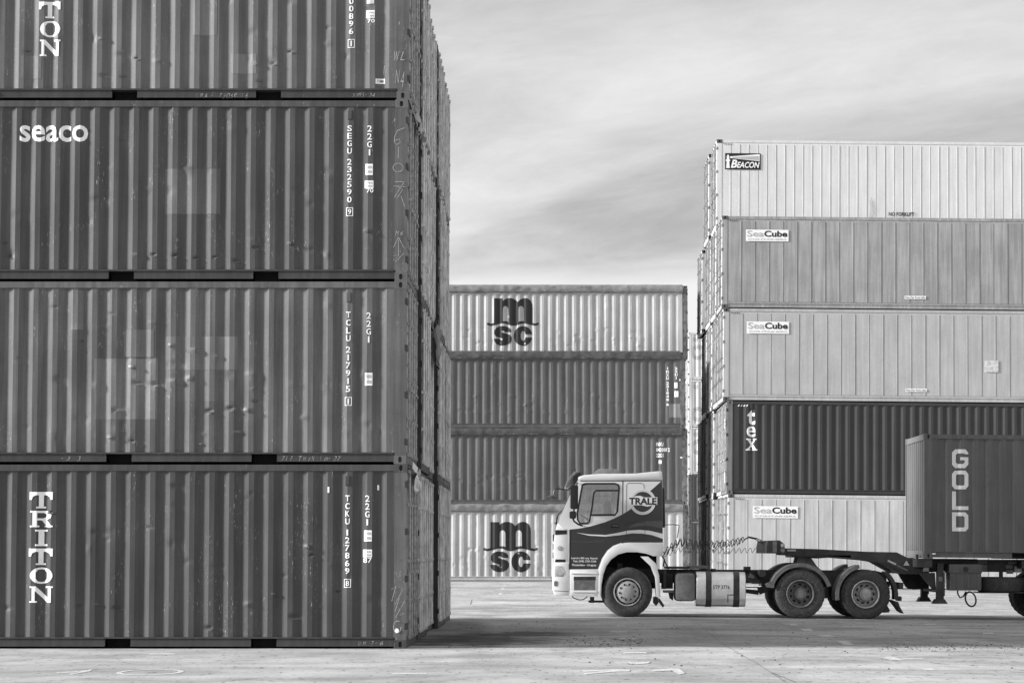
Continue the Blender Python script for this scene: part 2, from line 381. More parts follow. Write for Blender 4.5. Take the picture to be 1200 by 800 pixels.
def poly_glyph(key, loops):
    if key not in CACHE: CACHE[key] = fill2d(loops)
    return CACHE[key]
def fit(g, r):       # r = x0,x1,z0,z1
    return [(r[0] + p[0] * (r[1] - r[0]), r[2] + p[1] * (r[3] - r[2])) for p in g[0]], g[1]
def lettering(name, parent, pieces, mat, surf=None, y=0.0, cuts=(), off=0.004, plane='front', zcuts=()):
    """pieces: list of (verts2d, faces) in local x,z; laid over surf(x,z) (the ribbed sheet) or the flat plane y"""
    bm = bmesh.new()
    for v, f in pieces:
        bv = [bm.verts.new((p[0], 0, p[1])) for p in v]
        for q in f:
            try: bm.faces.new([bv[i] for i in q])
            except ValueError: pass
    if bm.verts:
        xs = [p.co.x for p in bm.verts]; lo, hi = min(xs), max(xs)
        for c in cuts:
            if lo < c < hi: bmesh.ops.bisect_plane(bm, geom=bm.verts[:] + bm.edges[:] + bm.faces[:], plane_co=(c, 0, 0), plane_no=(1, 0, 0), dist=1e-5)
        zs = [p.co.z for p in bm.verts]; lo, hi = min(zs), max(zs)
        for c in zcuts:
            if lo < c < hi: bmesh.ops.bisect_plane(bm, geom=bm.verts[:] + bm.edges[:] + bm.faces[:], plane_co=(0, 0, c), plane_no=(0, 0, 1), dist=1e-5)
    for p in bm.verts: p.co.y = (surf(p.co.x, p.co.z) if surf else y) - off
    bmesh.ops.recalc_face_normals(bm, faces=bm.faces)
    for fc in bm.faces:
        if fc.normal.y > 0: fc.normal_flip()
    me = bpy.data.meshes.new(name); bm.to_mesh(me); bm.free()
    return obj(name, me, mat, parent)
def rect_loop(x0, x1, z0, z1): return [(x0, z0), (x1, z0), (x1, z1), (x0, z1)]
def rectp(x0, x1, z0, z1): return ([(x0, z0), (x1, z0), (x1, z1), (x0, z1)], [(0, 1, 2, 3)])
def arc(cx, cz, rx, rz, a0, a1, n=12): return [(cx + rx * math.cos(math.radians(a0 + (a1 - a0) * i / n)), cz + rz * math.sin(math.radians(a0 + (a1 - a0) * i / n))) for i in range(n + 1)]
SLAB = {   # wide slab-serif capitals in a unit box
 'T': [[(.30, 0), (.70, 0), (.70, .10), (.60, .10), (.60, .80), (.72, .80), (.86, .70), (.90, .52), (1, .52), (1, 1), (0, 1), (0, .52), (.10, .52), (.14, .70), (.28, .80), (.40, .80), (.40, .10), (.30, .10)]],
 'R': [[(.02, 0), (.42, 0), (.42, .10), (.33, .10), (.33, .42), (.52, .42), (.70, .10), (.64, .10), (.64, 0), (1, 0), (1, .10), (.92, .10), (.74, .45), (.90, .56), (.94, .72), (.90, .88), (.76, 1), (.02, 1), (.02, .9), (.12, .9), (.12, .10), (.02, .10)], [(.33, .54), (.33, .87), (.60, .87), (.70, .80), (.72, .70), (.68, .60), (.58, .54)]],
 'I': [[(.24, 0), (.76, 0), (.76, .11), (.62, .11), (.62, .89), (.76, .89), (.76, 1), (.24, 1), (.24, .89), (.38, .89), (.38, .11), (.24, .11)]],
 'O': [arc(.5, .5, .49, .5, 0, 345, 23), [(.74, .32), (.74, .68), (.64, .86), (.5, .89), (.36, .86), (.26, .68), (.26, .32), (.36, .14), (.5, .11), (.64, .14)]],
 'N': [[(0, 0), (.32, 0), (.32, .10), (.22, .10), (.22, .72), (.76, 0), (.92, 0), (.92, .90), (1, .90), (1, 1), (.68, 1), (.68, .90), (.78, .90), (.78, .30), (.26, 1), (0, 1), (0, .90), (.08, .90), (.08, .10), (0, .10)]],
}
def oct_(x0, x1, z0, z1, c): return [(x0 + c, z0), (x1 - c, z0), (x1, z0 + c), (x1, z1 - c), (x1 - c, z1), (x0 + c, z1), (x0, z1 - c), (x0, z0 + c)]
BLOCK = {
 'G': [[(.2, 0), (.8, 0), (1, .2), (1, .58), (.5, .58), (.5, .42), (.76, .42), (.76, .30), (.66, .22), (.34, .22), (.24, .30), (.24, .70), (.34, .78), (.76, .78), (.76, .74), (1, .74), (1, .82), (.82, 1), (.2, 1), (0, .82), (0, .18)]],
 'O': [oct_(0, 1, 0, 1, .18), oct_(.25, .75, .20, .80, .06)],
 'L': [[(0, 0), (1, 0), (1, .2), (.25, .2), (.25, 1), (0, 1)]],
 'D': [[(0, 0), (.82, 0), (1, .16), (1, .84), (.82, 1), (0, 1)], [(.25, .2), (.25, .8), (.70, .8), (.76, .74), (.76, .26), (.70, .2)]],
}
def msc_logo():
    """lower-case m standing on a wave, s and c below; zoom coordinates of the emblem turned into a unit box"""
    X0, X1, Y0, Y1 = 62, 738, 108, 718
    def u(pts): return [((a - X0) / (X1 - X0), (Y1 - b) / (Y1 - Y0)) for a, b in pts]
    outer = [(155, 112), (262, 112), (268, 148), (300, 122), (340, 109), (385, 110), (425, 126), (462, 160), (500, 124), (545, 108), (590, 113), (630, 140), (652, 190), (655, 240), (655, 424),
             (690, 434), (720, 422), (738, 424), (736, 446), (700, 464), (650, 456), (590, 440), (540, 432), (490, 442), (450, 456), (405, 464), (360, 456), (310, 436), (265, 430), (215, 440), (165, 456), (110, 464), (68, 452), (62, 434), (80, 422), (110, 436), (155, 428)]
    h1 = [(268, 406), (268, 250), (274, 226), (290, 212), (312, 210), (330, 222), (340, 246), (342, 414), (310, 402)]
    h2 = [(468, 414), (468, 250), (474, 226), (490, 212), (512, 210), (532, 222), (542, 246), (544, 402), (505, 404)]
    g = [fill2d([u(outer), u(h1), u(h2)])]
    cx, cy = 533, 592
    co = [(cx + 120 * math.cos(a), cy + 126 * math.sin(a)) for a in [math.radians(q) for q in range(12, 349, 12)]]
    ci = [(cx + 32 * math.cos(a), cy + 64 * math.sin(a)) for a in [math.radians(q) for q in range(340, 19, -20)]]
    g.append(fill2d([u([(650, 612)] + co + [(650, 570)] + [(566, 572)] + ci + [(566, 612)])]))
    s_out = [(378, 545), (372, 510), (340, 480), (290, 466), (230, 468), (185, 490), (160, 525), (158, 565), (180, 598), (225, 615), (262, 622), (272, 636), (262, 650), (240, 645), (232, 628), (155, 628), (162, 668), (195, 700), (250, 717),
             (310, 712), (360, 688), (385, 650), (385, 612), (362, 578), (315, 562), (270, 552), (248, 540), (256, 524), (282, 526), (300, 542)]
    g.append(fill2d([u(s_out)]))
    return g

# ------------------------------------------------------------------ ribbed container sheet
class Corr:
    def __init__(s, x0, x1, zb, zt, yf, period=0.278, depth=0.027, dents=(), amp=0.0, seed=0):
        s.x0, s.x1, s.zb, s.zt, s.yf, s.depth, s.amp, s.seed = x0, x1, zb, zt, yf, depth, amp, seed
        n = int((x1 - x0 - 0.10) / period); m0 = ((x1 - x0) - n * period) / 2
        k = period / 0.278; bp = [(x0, 0.0)]
        for i in range(n):
            a = x0 + m0 + i * period
            bp += [(a + .036 * k, 0), (a + .112 * k, 1), (a + .166 * k, 1), (a + .242 * k, 0)]
        bp.append((x1, 0.0)); s.bx = np.array([b[0] for b in bp]); s.bd = np.array([b[1] for b in bp]) * depth
        s.dents = dents
    def y(s, x, z):
        x = np.asarray(x, float); z = np.asarray(z, float)
        r = np.interp(x, s.bx, s.bd)
        for cx, cz, sx, sz, a in s.dents:
            r = r + a * np.exp(-((x - cx) / sx) ** 2 - ((z - cz) / sz) ** 2)
        if s.amp:
            r = r + s.amp * (np.sin(x * 2.1 + s.seed) * np.sin(z * 2.7 + s.seed * 1.7) + .5 * np.sin(x * 6.3 + s.seed * 2.2) * np.sin(z * 4.1 + s.seed))
        return s.yf + r
    def surf(s, x, z): return float(s.y(x, z))
    def cuts(s): return list(s.bx[1:-1])
    def grid(s, sub, rows, x0=None, x1=None, z0=None, z1=None, off=0.0, flip=False):
        x0 = s.x0 if x0 is None else x0; x1 = s.x1 if x1 is None else x1; z0 = s.zb if z0 is None else z0; z1 = s.zt if z1 is None else z1
        base = [x0] + [b for b in s.bx if x0 < b < x1] + [x1]; xs = []
        for a, b in zip(base[:-1], base[1:]): xs += [a + (b - a) * i / sub for i in range(sub)]
        xs.append(x1); xs = np.array(xs); zs = np.linspace(z0, z1, rows + 1)
        XX, ZZ = np.meshgrid(xs, zs); YY = s.y(XX, ZZ) - off
        nx = len(xs); v = np.stack([XX, YY, ZZ], -1).reshape(-1, 3)
        idx = np.arange(nx * (rows + 1)).reshape(rows + 1, nx)
        f = np.stack([idx[:-1, :-1], idx[:-1, 1:], idx[1:, 1:], idx[1:, :-1]], -1).reshape(-1, 4)
        return v, f
def grid_mesh(name, v, f, smooth=14):
    me = bpy.data.meshes.new(name); me.from_pydata(v.tolist(), [], f.tolist())
    if smooth: me.polygons.foreach_set('use_smooth', [True] * len(me.polygons)); me.set_sharp_from_angle(angle=math.radians(smooth))
    return me

W = 2.438
def casting_mesh():
    """corner casting, outer corner at the origin, body towards +x,+y,+z; oval apertures in the -y and -x faces"""
    ax, ay, az = .178, .162, .118; mb = MB(); n = 16
    def face(wd, ht, place, inn):
        c = (wd / 2, ht / 2); o = []; i_ = []
        for k in range(n):
            a = 2 * math.pi * (k + .5) / n; ca, sa = math.cos(a), math.sin(a)
            t = min((wd / 2) / max(abs(ca), 1e-9), (ht / 2) / max(abs(sa), 1e-9)); o.append((c[0] + ca * t, c[1] + sa * t))
            i_.append((c[0] + .024 * ca, c[1] + .016 * (1 if sa > 0 else -1) + .024 * sa))
        # square off the outline's corners
        corners = [(wd, ht), (0, ht), (0, 0), (wd, 0)]
        for cc in corners:
            j = min(range(n), key=lambda q: (o[q][0] - cc[0]) ** 2 + (o[q][1] - cc[1]) ** 2); o[j] = cc
        vs_ = [place(p, 0) for p in o] + [place(p, 0) for p in i_] + [place(p, inn) for p in i_]
        mb.add(vs_, [(k, (k + 1) % n, n + (k + 1) % n, n + k) for k in range(n)] + [(n + k, n + (k + 1) % n, 2 * n + (k + 1) % n, 2 * n + k) for k in range(n)] + [tuple(range(2 * n, 3 * n))])
    face(ax, az, lambda p, d: (p[0], d, p[1]), .06)
    face(ay, az, lambda p, d: (d, p[0], p[1]), .06)
    mb.add([(0, 0, 0), (ax, 0, 0), (ax, ay, 0), (0, ay, 0), (0, 0, az), (ax, 0, az), (ax, ay, az), (0, ay, az)], [(0, 3, 2, 1), (4, 5, 6, 7), (1, 2, 6, 5), (2, 3, 7, 6)])
    return mb.mesh('corner_casting')
def ribbed_wall(y0, y1, zb, zt, x, s, depth=.036, period=.25):
    """ribbed end wall in the y-z plane at x, ribs sunk inwards (s=+1: faces +x)"""
    c = Corr(y0, y1, zb, zt, 0.0, period=period, depth=depth); c.bx[1:-1] += np.tile([.022, -.022, .022, -.022], (len(c.bx) - 2) // 4) * period / .278; v, f = c.grid(1, 1)
    mb = MB(); mb.add([(x - s * q[1], q[0], q[2]) for q in v], [tuple(t) for t in f]); return mb
def door_parts(parent, L, H, s, mats, reefer=False, detail=True):
    """two door leaves at the end x = s*L/2"""
    xe = s * L / 2; zb, zt = .17, H - .13
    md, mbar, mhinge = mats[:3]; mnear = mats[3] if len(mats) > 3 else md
    for side in (-1, 1):
        ya, yb = (-W / 2 + .11, -.008) if side < 0 else (.008, W / 2 - .11)
        def mk():
            if reefer:
                mb = MB(); mb.box(xe - s * .07, xe - s * .02, ya, yb, zb, zt)
                for k in (0.25, .5, .75):
                    zz = zb + (zt - zb) * k; mb.box(xe - s * .03, xe - s * .013, ya + .08, yb - .08, zz - .02, zz + .02)
                return mb.mesh('door')
            mb = MB(); mb.box(xe - s * .085, xe - s * .040, ya, yb, zb, zt)
            mb.box(xe - s * .085, xe - s * .010, ya, ya + .06, zb, zt); mb.box(xe - s * .085, xe - s * .010, yb - .06, yb, zb, zt)
            mb.box(xe - s * .085, xe - s * .011, ya + .06, yb - .06, zb, zb + .09); mb.box(xe - s * .085, xe - s * .011, ya + .06, yb - .06, zt - .09, zt)
            for k in range(1, 5):
                zz = zb + (zt - zb) * k / 5; mb.box(xe - s * .08, xe - s * .022, ya + .06, yb - .06, zz - .10, zz + .10)
            return mb.mesh('door')
        d = obj('door', cached(('door', L, H, s, side, reefer), mk), md, parent)
        for q in (.28, .74):
            yy = ya + (yb - ya) * q
            def bar():
                mb = MB(); xx = xe + s * .012
                mb.tube([(xx, yy, zb - .06), (xx, yy, zt + .05)], .019, 6)
                for zz in (zb - .05, zt + .01): mb.box(xx - .03, xx + .025, yy - .05, yy + .05, zz, zz + .05)
                for k in (.2, .45, .8):
                    zz = zb + (zt - zb) * k; mb.box(xx - .03, xx + .024, yy - .04, yy + .04, zz, zz + .045)
                return mb.mesh('locking_bar')
            b = obj('locking_bar', cached(('bar', L, H, s, round(yy, 3)), bar), mbar, d)
            if detail:
                def hd():
                    mb = MB(); xx = xe + s * .034; mb.box(xx - .012, xx + .012, yy - .02, yy + .36 * (1 if q < .5 else -1) * .8, 1.05, 1.09); return mb.mesh('handle')
                obj('handle', cached(('hd', L, H, s, round(yy, 3)), hd), mbar, d)
        for k in range(4):
            zz = zb + .14 + (zt - zb - .3) * k / 3
            def hg():
                yo = -W / 2 if side < 0 else W / 2; mb = MB()
                mb.box(xe - s * .028, xe + s * .010, min(yo + side * .002, yo - side * .16), max(yo + side * .002, yo - side * .16), zz - .045, zz + .045); return mb.mesh('hinge')
            obj('hinge', cached(('hg', L, H, s, side, round(zz, 3)), hg), mhinge, d)
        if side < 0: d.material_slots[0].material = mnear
def container(name, label, loc, L=6.058, H=2.591, mat=None, frame=None, group=None, tilt=0.0, side='corr', corr=None, period=.278, rows=1, sub=1,
              door=1, doormat=None, barmat=None, hinge=None, castmat=None, pockets=True, panelmats=None, simple=False, tarp=None, roty=None, wallmat=None, railmat=None, npanel=27, nearleaf_shade=None, lowmat=None):
    t = thing(name, label, 'container', loc, group, (0, tilt, 0))
    frame = frame or mat; castmat = castmat or frame; railmat = railmat or frame
    hx = L / 2; hy = W / 2; toph = .30 if tarp else .10
    # frame
    cm = cached('casting', casting_mesh)
    for sx in (-1, 1):
        for sy in (-1, 1):
            for sz in (0, 1):
                if simple and (sx == -door): continue
                c = obj('corner_casting', cm, castmat, t); c.location = (sx * hx, sy * hy, 0 if sz == 0 else H); c.scale = (-sx, -sy, 1 if sz == 0 else -1)
            def post():
                mb = MB(); x0, x1 = sorted((sx * (hx - .004), sx * (hx - .165))); y0, y1 = sorted((sy * (hy - .003), sy * (hy - .10))); mb.box(x0, x1, y0, y1, .118, H - .118)
                x0, x1 = sorted((sx * (hx - .165), sx * (hx - .18))); y0, y1 = sorted((sy * (hy - .010), sy * (hy - .06))); mb.box(x0, x1, y0, y1, .15, H - .13); return mb.mesh('corner_post')
            obj('corner_post', cached(('post', L, H, sx, sy), post), frame, t)
    for sy in (-1, 1):
        def trail():
            mb = MB(); a, b = sorted((sy * (hy - .006), sy * (hy - .07))); mb.box(-hx + .178, hx - .178, a, b, H - toph, H - toph + (.075 if tarp else .088)); return mb.mesh('top_rail')
        obj('top_rail', cached(('trail', L, H, sy, bool(tarp)), trail), railmat, t)
        def brail():
            segs = [(-hx + .178, hx - .178)]
            if pockets: segs = [(-hx + .178, -1.205), (-.845, .845), (1.205, hx - .178)]
            mb = MB()
            prof = [(hy - .020, .030), (hy - .004, .030), (hy - .004, .040), (hy - .018, .046), (hy - .018, .128), (hy - .003, .140), (hy - .003, .162), (hy - .075, .162), (hy - .075, .030)]
            for a, b in segs: mb.prism_yz([(sy * p[0], p[1]) for p in prof], a, b)
            if pockets: 
                for c0 in (-1.205, .845):
                    q0, q1 = sorted((sy * (hy - .004), sy * (hy - .075))); mb.box(c0, c0 + .36, q0, q1, .140, .162)
            return mb.mesh('bottom_rail')
        obj('bottom_rail', cached(('brail', L, H, sy, pockets), brail), lowmat or railmat, t)
    if pockets and not simple:
        for c0 in (-1.205, .845):
            def pk():
                mb = MB(); mb.box(c0 + .001, c0 + .359, -hy + .22, hy - .22, .015, .139); return mb.mesh('fork_pocket')
            obj('fork_pocket', cached(('pk', c0), pk), M_HOLE, t)
    # sides
    for sy in (-1, 1):
        if side == 'corr':
            if sy < 0 and corr is not None:
                v, f = corr.grid(sub, rows); obj('side_panel', grid_mesh('side_panel', v, f), mat, t)
            else:
                def sp():
                    c = Corr(-hx + .17, hx - .17, .15, H - toph + .01, -hy + .014, period=period); v, f = c.grid(1, 1); v = v * np.array([1, -sy, 1]); return grid_mesh('side_panel', v, f if sy < 0 else f[:, ::-1], None)
                obj('side_panel', cached(('sp', L, H, sy, period, bool(tarp)), sp), mat, t)
        else:
            if simple or sy > 0:
                def wl():
                    mb = MB(); a, b = sorted((sy * (hy - .012), sy * (hy - .06))); mb.box(-hx + .17, hx - .17, a, b, .15, H - .10); return mb.mesh('side_wall')
                obj('side_wall', cached(('wl', L, H, sy), wl), mat, t)
            else:
                x0, x1 = -hx + .182, hx - .182; n = npanel; wp = (x1 - x0) / n
                def wl2():
                    mb = MB(); mb.box(-hx + .17, hx - .17, -hy + .016, -hy + .06, .15, H - .10); return mb.mesh('side_wall')
                sw = obj('side_wall', cached(('wl2', L, H), wl2), mat, t)
                def pn():
                    mb = MB(); z0, z1 = .20, H - .15; g = .0024
                    mb.add([(g, .017, z0), (wp - g, .017, z0), (wp - g, .017, z1), (g, .017, z1), (g + .006, .010, z0 + .006), (wp - g - .006, .010, z0 + .006), (wp - g - .006, .010, z1 - .006), (g + .006, .010, z1 - .006)],
                           [(4, 5, 6, 7), (0, 1, 5, 4), (1, 2, 6, 5), (2, 3, 7, 6), (3, 0, 4, 7)])
                    mb.box(wp - g - .034, wp - g - .024, .003, .0101, z0 + .01, z1 - .01); return mb.mesh('panel')
                pm = cached(('pn', L, H, n), pn); rr = random.Random(hash(label) % 1000)
                for i in range(n):
                    p = obj('panel', pm, mat, t); p.location = (x0 + i * wp, -hy + rr.uniform(-.002, .001), 0)
    # ends, roof, floor
    for s in (-1, 1):
        for top_ in ((0, 1) if not (simple and s == -door) else ()):
          def ebar():
              mb = MB(); a, b = sorted((s * (hx - .005), s * (hx - .09))); mb.box(a, b, -hy + .162, hy - .162, *((H - .125, H - .006) if top_ else (.0125, .165))); return mb.mesh('end_beam')
          obj('end_beam', cached(('ebar', L, H, s, top_), ebar), frame, t)
        if s == door: door_parts(t, L, H, s, (doormat or mat, barmat or M_STEEL, hinge or M_BLACK) + ((nearleaf_shade,) if nearleaf_shade else ()), side != 'corr', not simple)
        else: obj('end_wall', cached(('ew', L, H, s), lambda: ribbed_wall(-hy + .10, hy - .10, .16, H - .12, s * (hx - .02), s, .05, .25).mesh('end_wall')), wallmat or mat, t)
    if tarp: make_tarp(t, L, H, tarp)
    else:
        def rf():
            c = Corr(-hx + .1, hx - .1, -hy + .03, hy - .03, 0, period=.209 if side == 'corr' else .4, depth=.018); v, f = c.grid(1, 1); mb = MB(); mb.add([(q[0], q[2], H - .012 - q[1]) for q in v], [tuple(k) for k in f]); return mb.mesh('roof')
        obj('roof', cached(('rf', L, H, side), rf), mat, t)
    def fl():
        mb = MB(); mb.box(-hx + .09, hx - .09, -hy + .05, hy - .05, .145, .17); return mb.mesh('floor_deck')
    obj('floor_deck', cached(('fl', L), fl), M_FLOOR, t)
    return t
def make_tarp(t, L, H, mat):
    """tarpaulin over the roof bows: sagging top and wrinkled flaps roped over the sides"""
    hx, hy = L / 2 - .17, W / 2; nx = 220; rnd = random.Random(len(t.children) + int(t.location.z * 10))
    ph = rnd.uniform(0, 50)
    prof = [(-hy - .012, H - .262), (-hy - .018, H - .20), (-hy - .014, H - .12), (-hy + .0, H - .02), (-hy + .04, H + .045), (-hy + .5, H + .075), (0, H + .08), (hy - .5, H + .075), (hy - .04, H + .045), (hy, H - .02), (hy + .014, H - .12), (hy + .012, H - .262)]
    v = []; f = []
    for i in range(nx + 1):
        x = -hx + 2 * hx * i / nx
        for k, (y, z) in enumerate(prof):
            n1 = mnoise.noise((x * 1.7 + ph, z * 3 + y, k * .4)); n2 = mnoise.noise((x * 6 + ph + 3 * z, y * 2, z * 9))
            sag = -.012 * abs(math.sin(x * math.pi / .6)) if 5 <= k <= 7 else 0
            e = 1.0 if k in (1, 2, 3, 10) else .35
            n3 = mnoise.noise((x * 2.6 + z * 7 + ph, x * .3 - z * 2, k * .1)); v.append((x, y - (.02 * n1 + .02 * n2 + .045 * n3) * e * (1 if y < 0 else -1) - (.02 if e == 1 and y < 0 else 0), z + sag + (.03 * n1 if k in (0, 11) else .006 * n2)))
    m = len(prof)
    for i in range(nx):
        for k in range(m - 1): f.append((i * m + k, (i + 1) * m + k, (i + 1) * m + k + 1, i * m + k + 1))
    mb = MB(); mb.add(v, f); tp = obj('tarpaulin', mb.mesh('tarpaulin', 50), mat, t)
    def hooks():
        mb = MB()
        for i in range(int(L / .3)):
            x = -L / 2 + .3 + i * .3
            if x > L / 2 - .2: break
            mb.box(x - .02, x + .02, -hy - .034, -hy - .016, H - .215, H - .18)
        mb.tube([(-hx, -hy - .034, H - .2), (hx, -hy - .034, H - .2)], .006, 5); return mb.mesh('rope')
    obj('rope', cached(('hooks', L, H), hooks), M_TARP, tp)
def vtext(s, xc, wch, ztop, zstep, hch, bold=.012):
    out = []; z = ztop
    for ch in s:
        if ch != ' ':
            ww = wch * (.36 if ch in '1I' else 1.0); out.append(fit(glyph(ch, bold), (xc - ww / 2, xc + ww / 2, z - hch, z)))
        z -= zstep * (.45 if ch == ' ' else 1)
    return out
def scribble(parent, x0, x1, z0, z1, y, seed, n=1, wid=.007, name='chalk_mark', txt=None):
    """handwritten chalk: slanted thin characters with uneven baseline and size"""
    rnd = random.Random(seed); txt = txt or ''.join(rnd.choice('2571604MJTHNLVw') for _ in range(n)); k = len(txt); ps = []
    for i, ch in enumerate(txt):
        if ch == ' ': continue
        a = x0 + (x1 - x0) * i / k; b = a + (x1 - x0) / k * rnd.uniform(.6, .9) * (.35 if ch in '1I.-/' else 1); h = (z1 - z0) * rnd.uniform(.7, 1); zz = z0 + rnd.uniform(0, z1 - z0 - h)
        if ch == '-': zz, h = (z0 + z1) / 2, .008
        ps.append(fit(glyph(ch, -.012, .35), (a, b, zz, zz + h)))
    return lettering(name, parent, ps, M_CHALK, y=y, off=0)
def stroke(mb, pts, wid, y):
    vs_ = []; fs_ = []
    for i, p in enumerate(pts):
        d = Vector(pts[min(i + 1, len(pts) - 1)]) - Vector(pts[max(0, i - 1)]); d = d.normalized() if d.length > 1e-6 else Vector((1, 0)); nn = Vector((-d.y, d.x)) * wid / 2
        vs_ += [(p[0] + nn.x, y, p[1] + nn.y), (p[0] - nn.x, y, p[1] - nn.y)]
    for i in range(len(pts) - 1): fs_.append((2 * i, 2 * i + 1, 2 * i + 3, 2 * i + 2))
    mb.add(vs_, fs_)

# ------------------------------------------------------------------ ground
def make_ground():
    xs = [-2500, -900, -300, -120] + list(np.arange(-60, 81, 2.0)) + [120, 300, 900, 2500]
    ys = [-400, -100, -30] + list(np.arange(0, 141, 2.0)) + [180, 300, 900, 3000]
    v = [(x, y, ground_z(x, y)) for y in ys for x in xs]; n = len(xs)
    f = [(j * n + i, j * n + i + 1, (j + 1) * n + i + 1, (j + 1) * n + i) for j in range(len(ys) - 1) for i in range(n - 1)]
    mb = MB(); mb.add(v, f); g = obj('ground', mb.mesh('ground', 60), M_GROUND); g['kind'] = 'structure'; return g
GROUND = make_ground()
def ground_poly(name, pts, mat, lift=.004, px=True):
    P = [on_ground(*p) if px else Vector((p[0], p[1], ground_z(*p))) for p in pts]
    v, f = fill2d([[(p.x, p.y) for p in P]]); mb = MB(); mb.add([(a, b, ground_z(a, b) + lift) for a, b in v], f)
    o = obj(name, mb.mesh(name), mat, GROUND)
    me = o.data
    if me.polygons and me.polygons[0].normal.z < 0: me.flip_normals()
    return o
def bar(cx, cy, w_, h_, sk=0.0): return [(cx - w_ / 2 - sk, cy - h_ / 2), (cx + w_ / 2 - sk, cy - h_ / 2), (cx + w_ / 2 + sk, cy + h_ / 2), (cx - w_ / 2 + sk, cy + h_ / 2)]
for p in ((930, 731.8, 8, 1.6, 1), (945.5, 737.6, 12, 2.4, 2), (968, 744.6, 15, 2.0, 3), (991, 753.2, 12, 4.2, 4), (1046, 771.5, 16, 3.6, 6), (1070, 771.6, 24, 1.2, 2), (1088, 784, 13, 2.0, 3), (728, 733, 10, 1.2, 0), (725, 740, 20, 1.4, 1),
          (735, 748.2, 20, 1.4, 1), (744, 764.6, 28, 1.5, 1), (596, 683, 4, 1.4, -.6), (592, 690.2, 4, 1.4, -.6), (589, 693.8, 4, 1.3, -.6), (586.5, 697.2, 4, 1.3, -.6), (617, 688, 5, .9, 0), (1158, 741.6, 12, 1.2, 0), (1090, 731.2, 14, 1.0, 0), (190, 766, 30, 1.4, 2), (480, 789, 40, 1.2, 0)):
    ground_poly('painted_dash', bar(*p), M_MARK)
ground_poly('painted_mark', [(682, 785.4), (722, 783.6), (738, 784.2), (738, 786.4), (715, 787.2), (686, 790), (683, 788.4), (708, 786), (684, 787)], M_MARK)
ground_poly('painted_mark', [(763, 784.8), (786, 783), (796, 783), (803, 788.6), (796, 790), (788, 786), (766, 786.2)], M_MARK)
ground_poly('painted_mark', [(735, 774.8), (742, 775.8), (752, 775.8), (762, 774.6), (760, 777), (748, 778), (738, 777.4)], M_MARK)
ground_poly('painted_mark', [(66, 787.4), (92, 786.2), (108, 784), (106, 786), (84, 790.2), (80, 789.4), (94, 787.4), (67, 788.4)], M_MARK)
def ring_mark():
    c = on_ground(176, 787.3); mb = MB(); n = 28
    for j in range(n):
        q = []
        for jj in (j, j + 1):
            a = 2 * math.pi * jj / n
            for r in (.93, 1.12): q.append((c.x + .33 * r * math.cos(a), c.y + .55 * r * math.sin(a)))
        mb.add([(p[0], p[1], ground_z(*p) + .004) for p in q], [(0, 1, 3, 2)])
    obj('painted_mark', mb.mesh('painted_mark'), M_MARK, GROUND)
ring_mark()
def crack(pts, wpx, name='crack'):
    rnd = random.Random(len(pts) + int(pts[0][0])); P = []
    for (a, b), (c, d) in zip(pts[:-1], pts[1:]):
        for i in range(10):
            u_ = i / 10; P.append((a + (c - a) * u_ + rnd.uniform(-.5, .5), b + (d - b) * u_ + rnd.uniform(-.2, .2)))
    P.append(pts[-1]); Q = [on_ground(*p) for p in P]; mb = MB(); vs_ = []
    for q in Q: vs_ += [(q.x - wpx / 2, q.y, q.z + .004), (q.x + wpx / 2, q.y, q.z + .004)]
    mb.add(vs_, [(2 * i, 2 * i + 1, 2 * i + 3, 2 * i + 2) for i in range(len(Q) - 1)]); obj(name, mb.mesh(name), M_CRACK, GROUND)
crack([(779, 708), (808, 723), (850, 756), (890, 779), (921, 799)], .006)
crack([(561, 684), (551, 708)], .02, 'slab_joint')
crack([(905, 788), (932, 799)], .015)
def debris():
    rnd = random.Random(4); mb = MB()
    def stone(p, r):
        n = 6; vs_ = [(p.x + rnd.uniform(.6, 1.2) * r * math.cos(2 * math.pi * j / n), p.y + rnd.uniform(.6, 1.2) * r * math.sin(2 * math.pi * j / n), p.z) for j in range(n)]
        vs_ += [(a + rnd.uniform(-.2, .2) * r, b + rnd.uniform(-.2, .2) * r, c + r * rnd.uniform(.4, .9)) for a, b, c in [(p.x + (q[0] - p.x) * .55, p.y + (q[1] - p.y) * .55, p.z) for q in vs_]]
        mb.add(vs_, [(j, (j + 1) % n, n + (j + 1) % n, n + j) for j in range(n)] + [tuple(range(n, 2 * n))])
    for i in range(620):
        k = rnd.random()
        if k < .35: px_, py_ = rnd.uniform(1030, 1200), rnd.gauss(758.5, 2.0)
        elif k < .6: px_, py_ = rnd.uniform(660, 760), rnd.gauss(752, 3)
        elif k < .75: px_, py_ = rnd.uniform(520, 660), rnd.uniform(728, 760)
        else: px_, py_ = rnd.uniform(520, 1200), rnd.uniform(728, 790)
        stone(on_ground(px_, max(727, py_)), rnd.choice((.006, .006, .009, .009, .012, .012, .018)))
    o = obj('gravel', mb.mesh('gravel'), M_STONE); o['kind'] = 'stuff'; o['label'] = 'small loose stones and grit scattered over the concrete yard'; o['category'] = 'gravel'
debris()

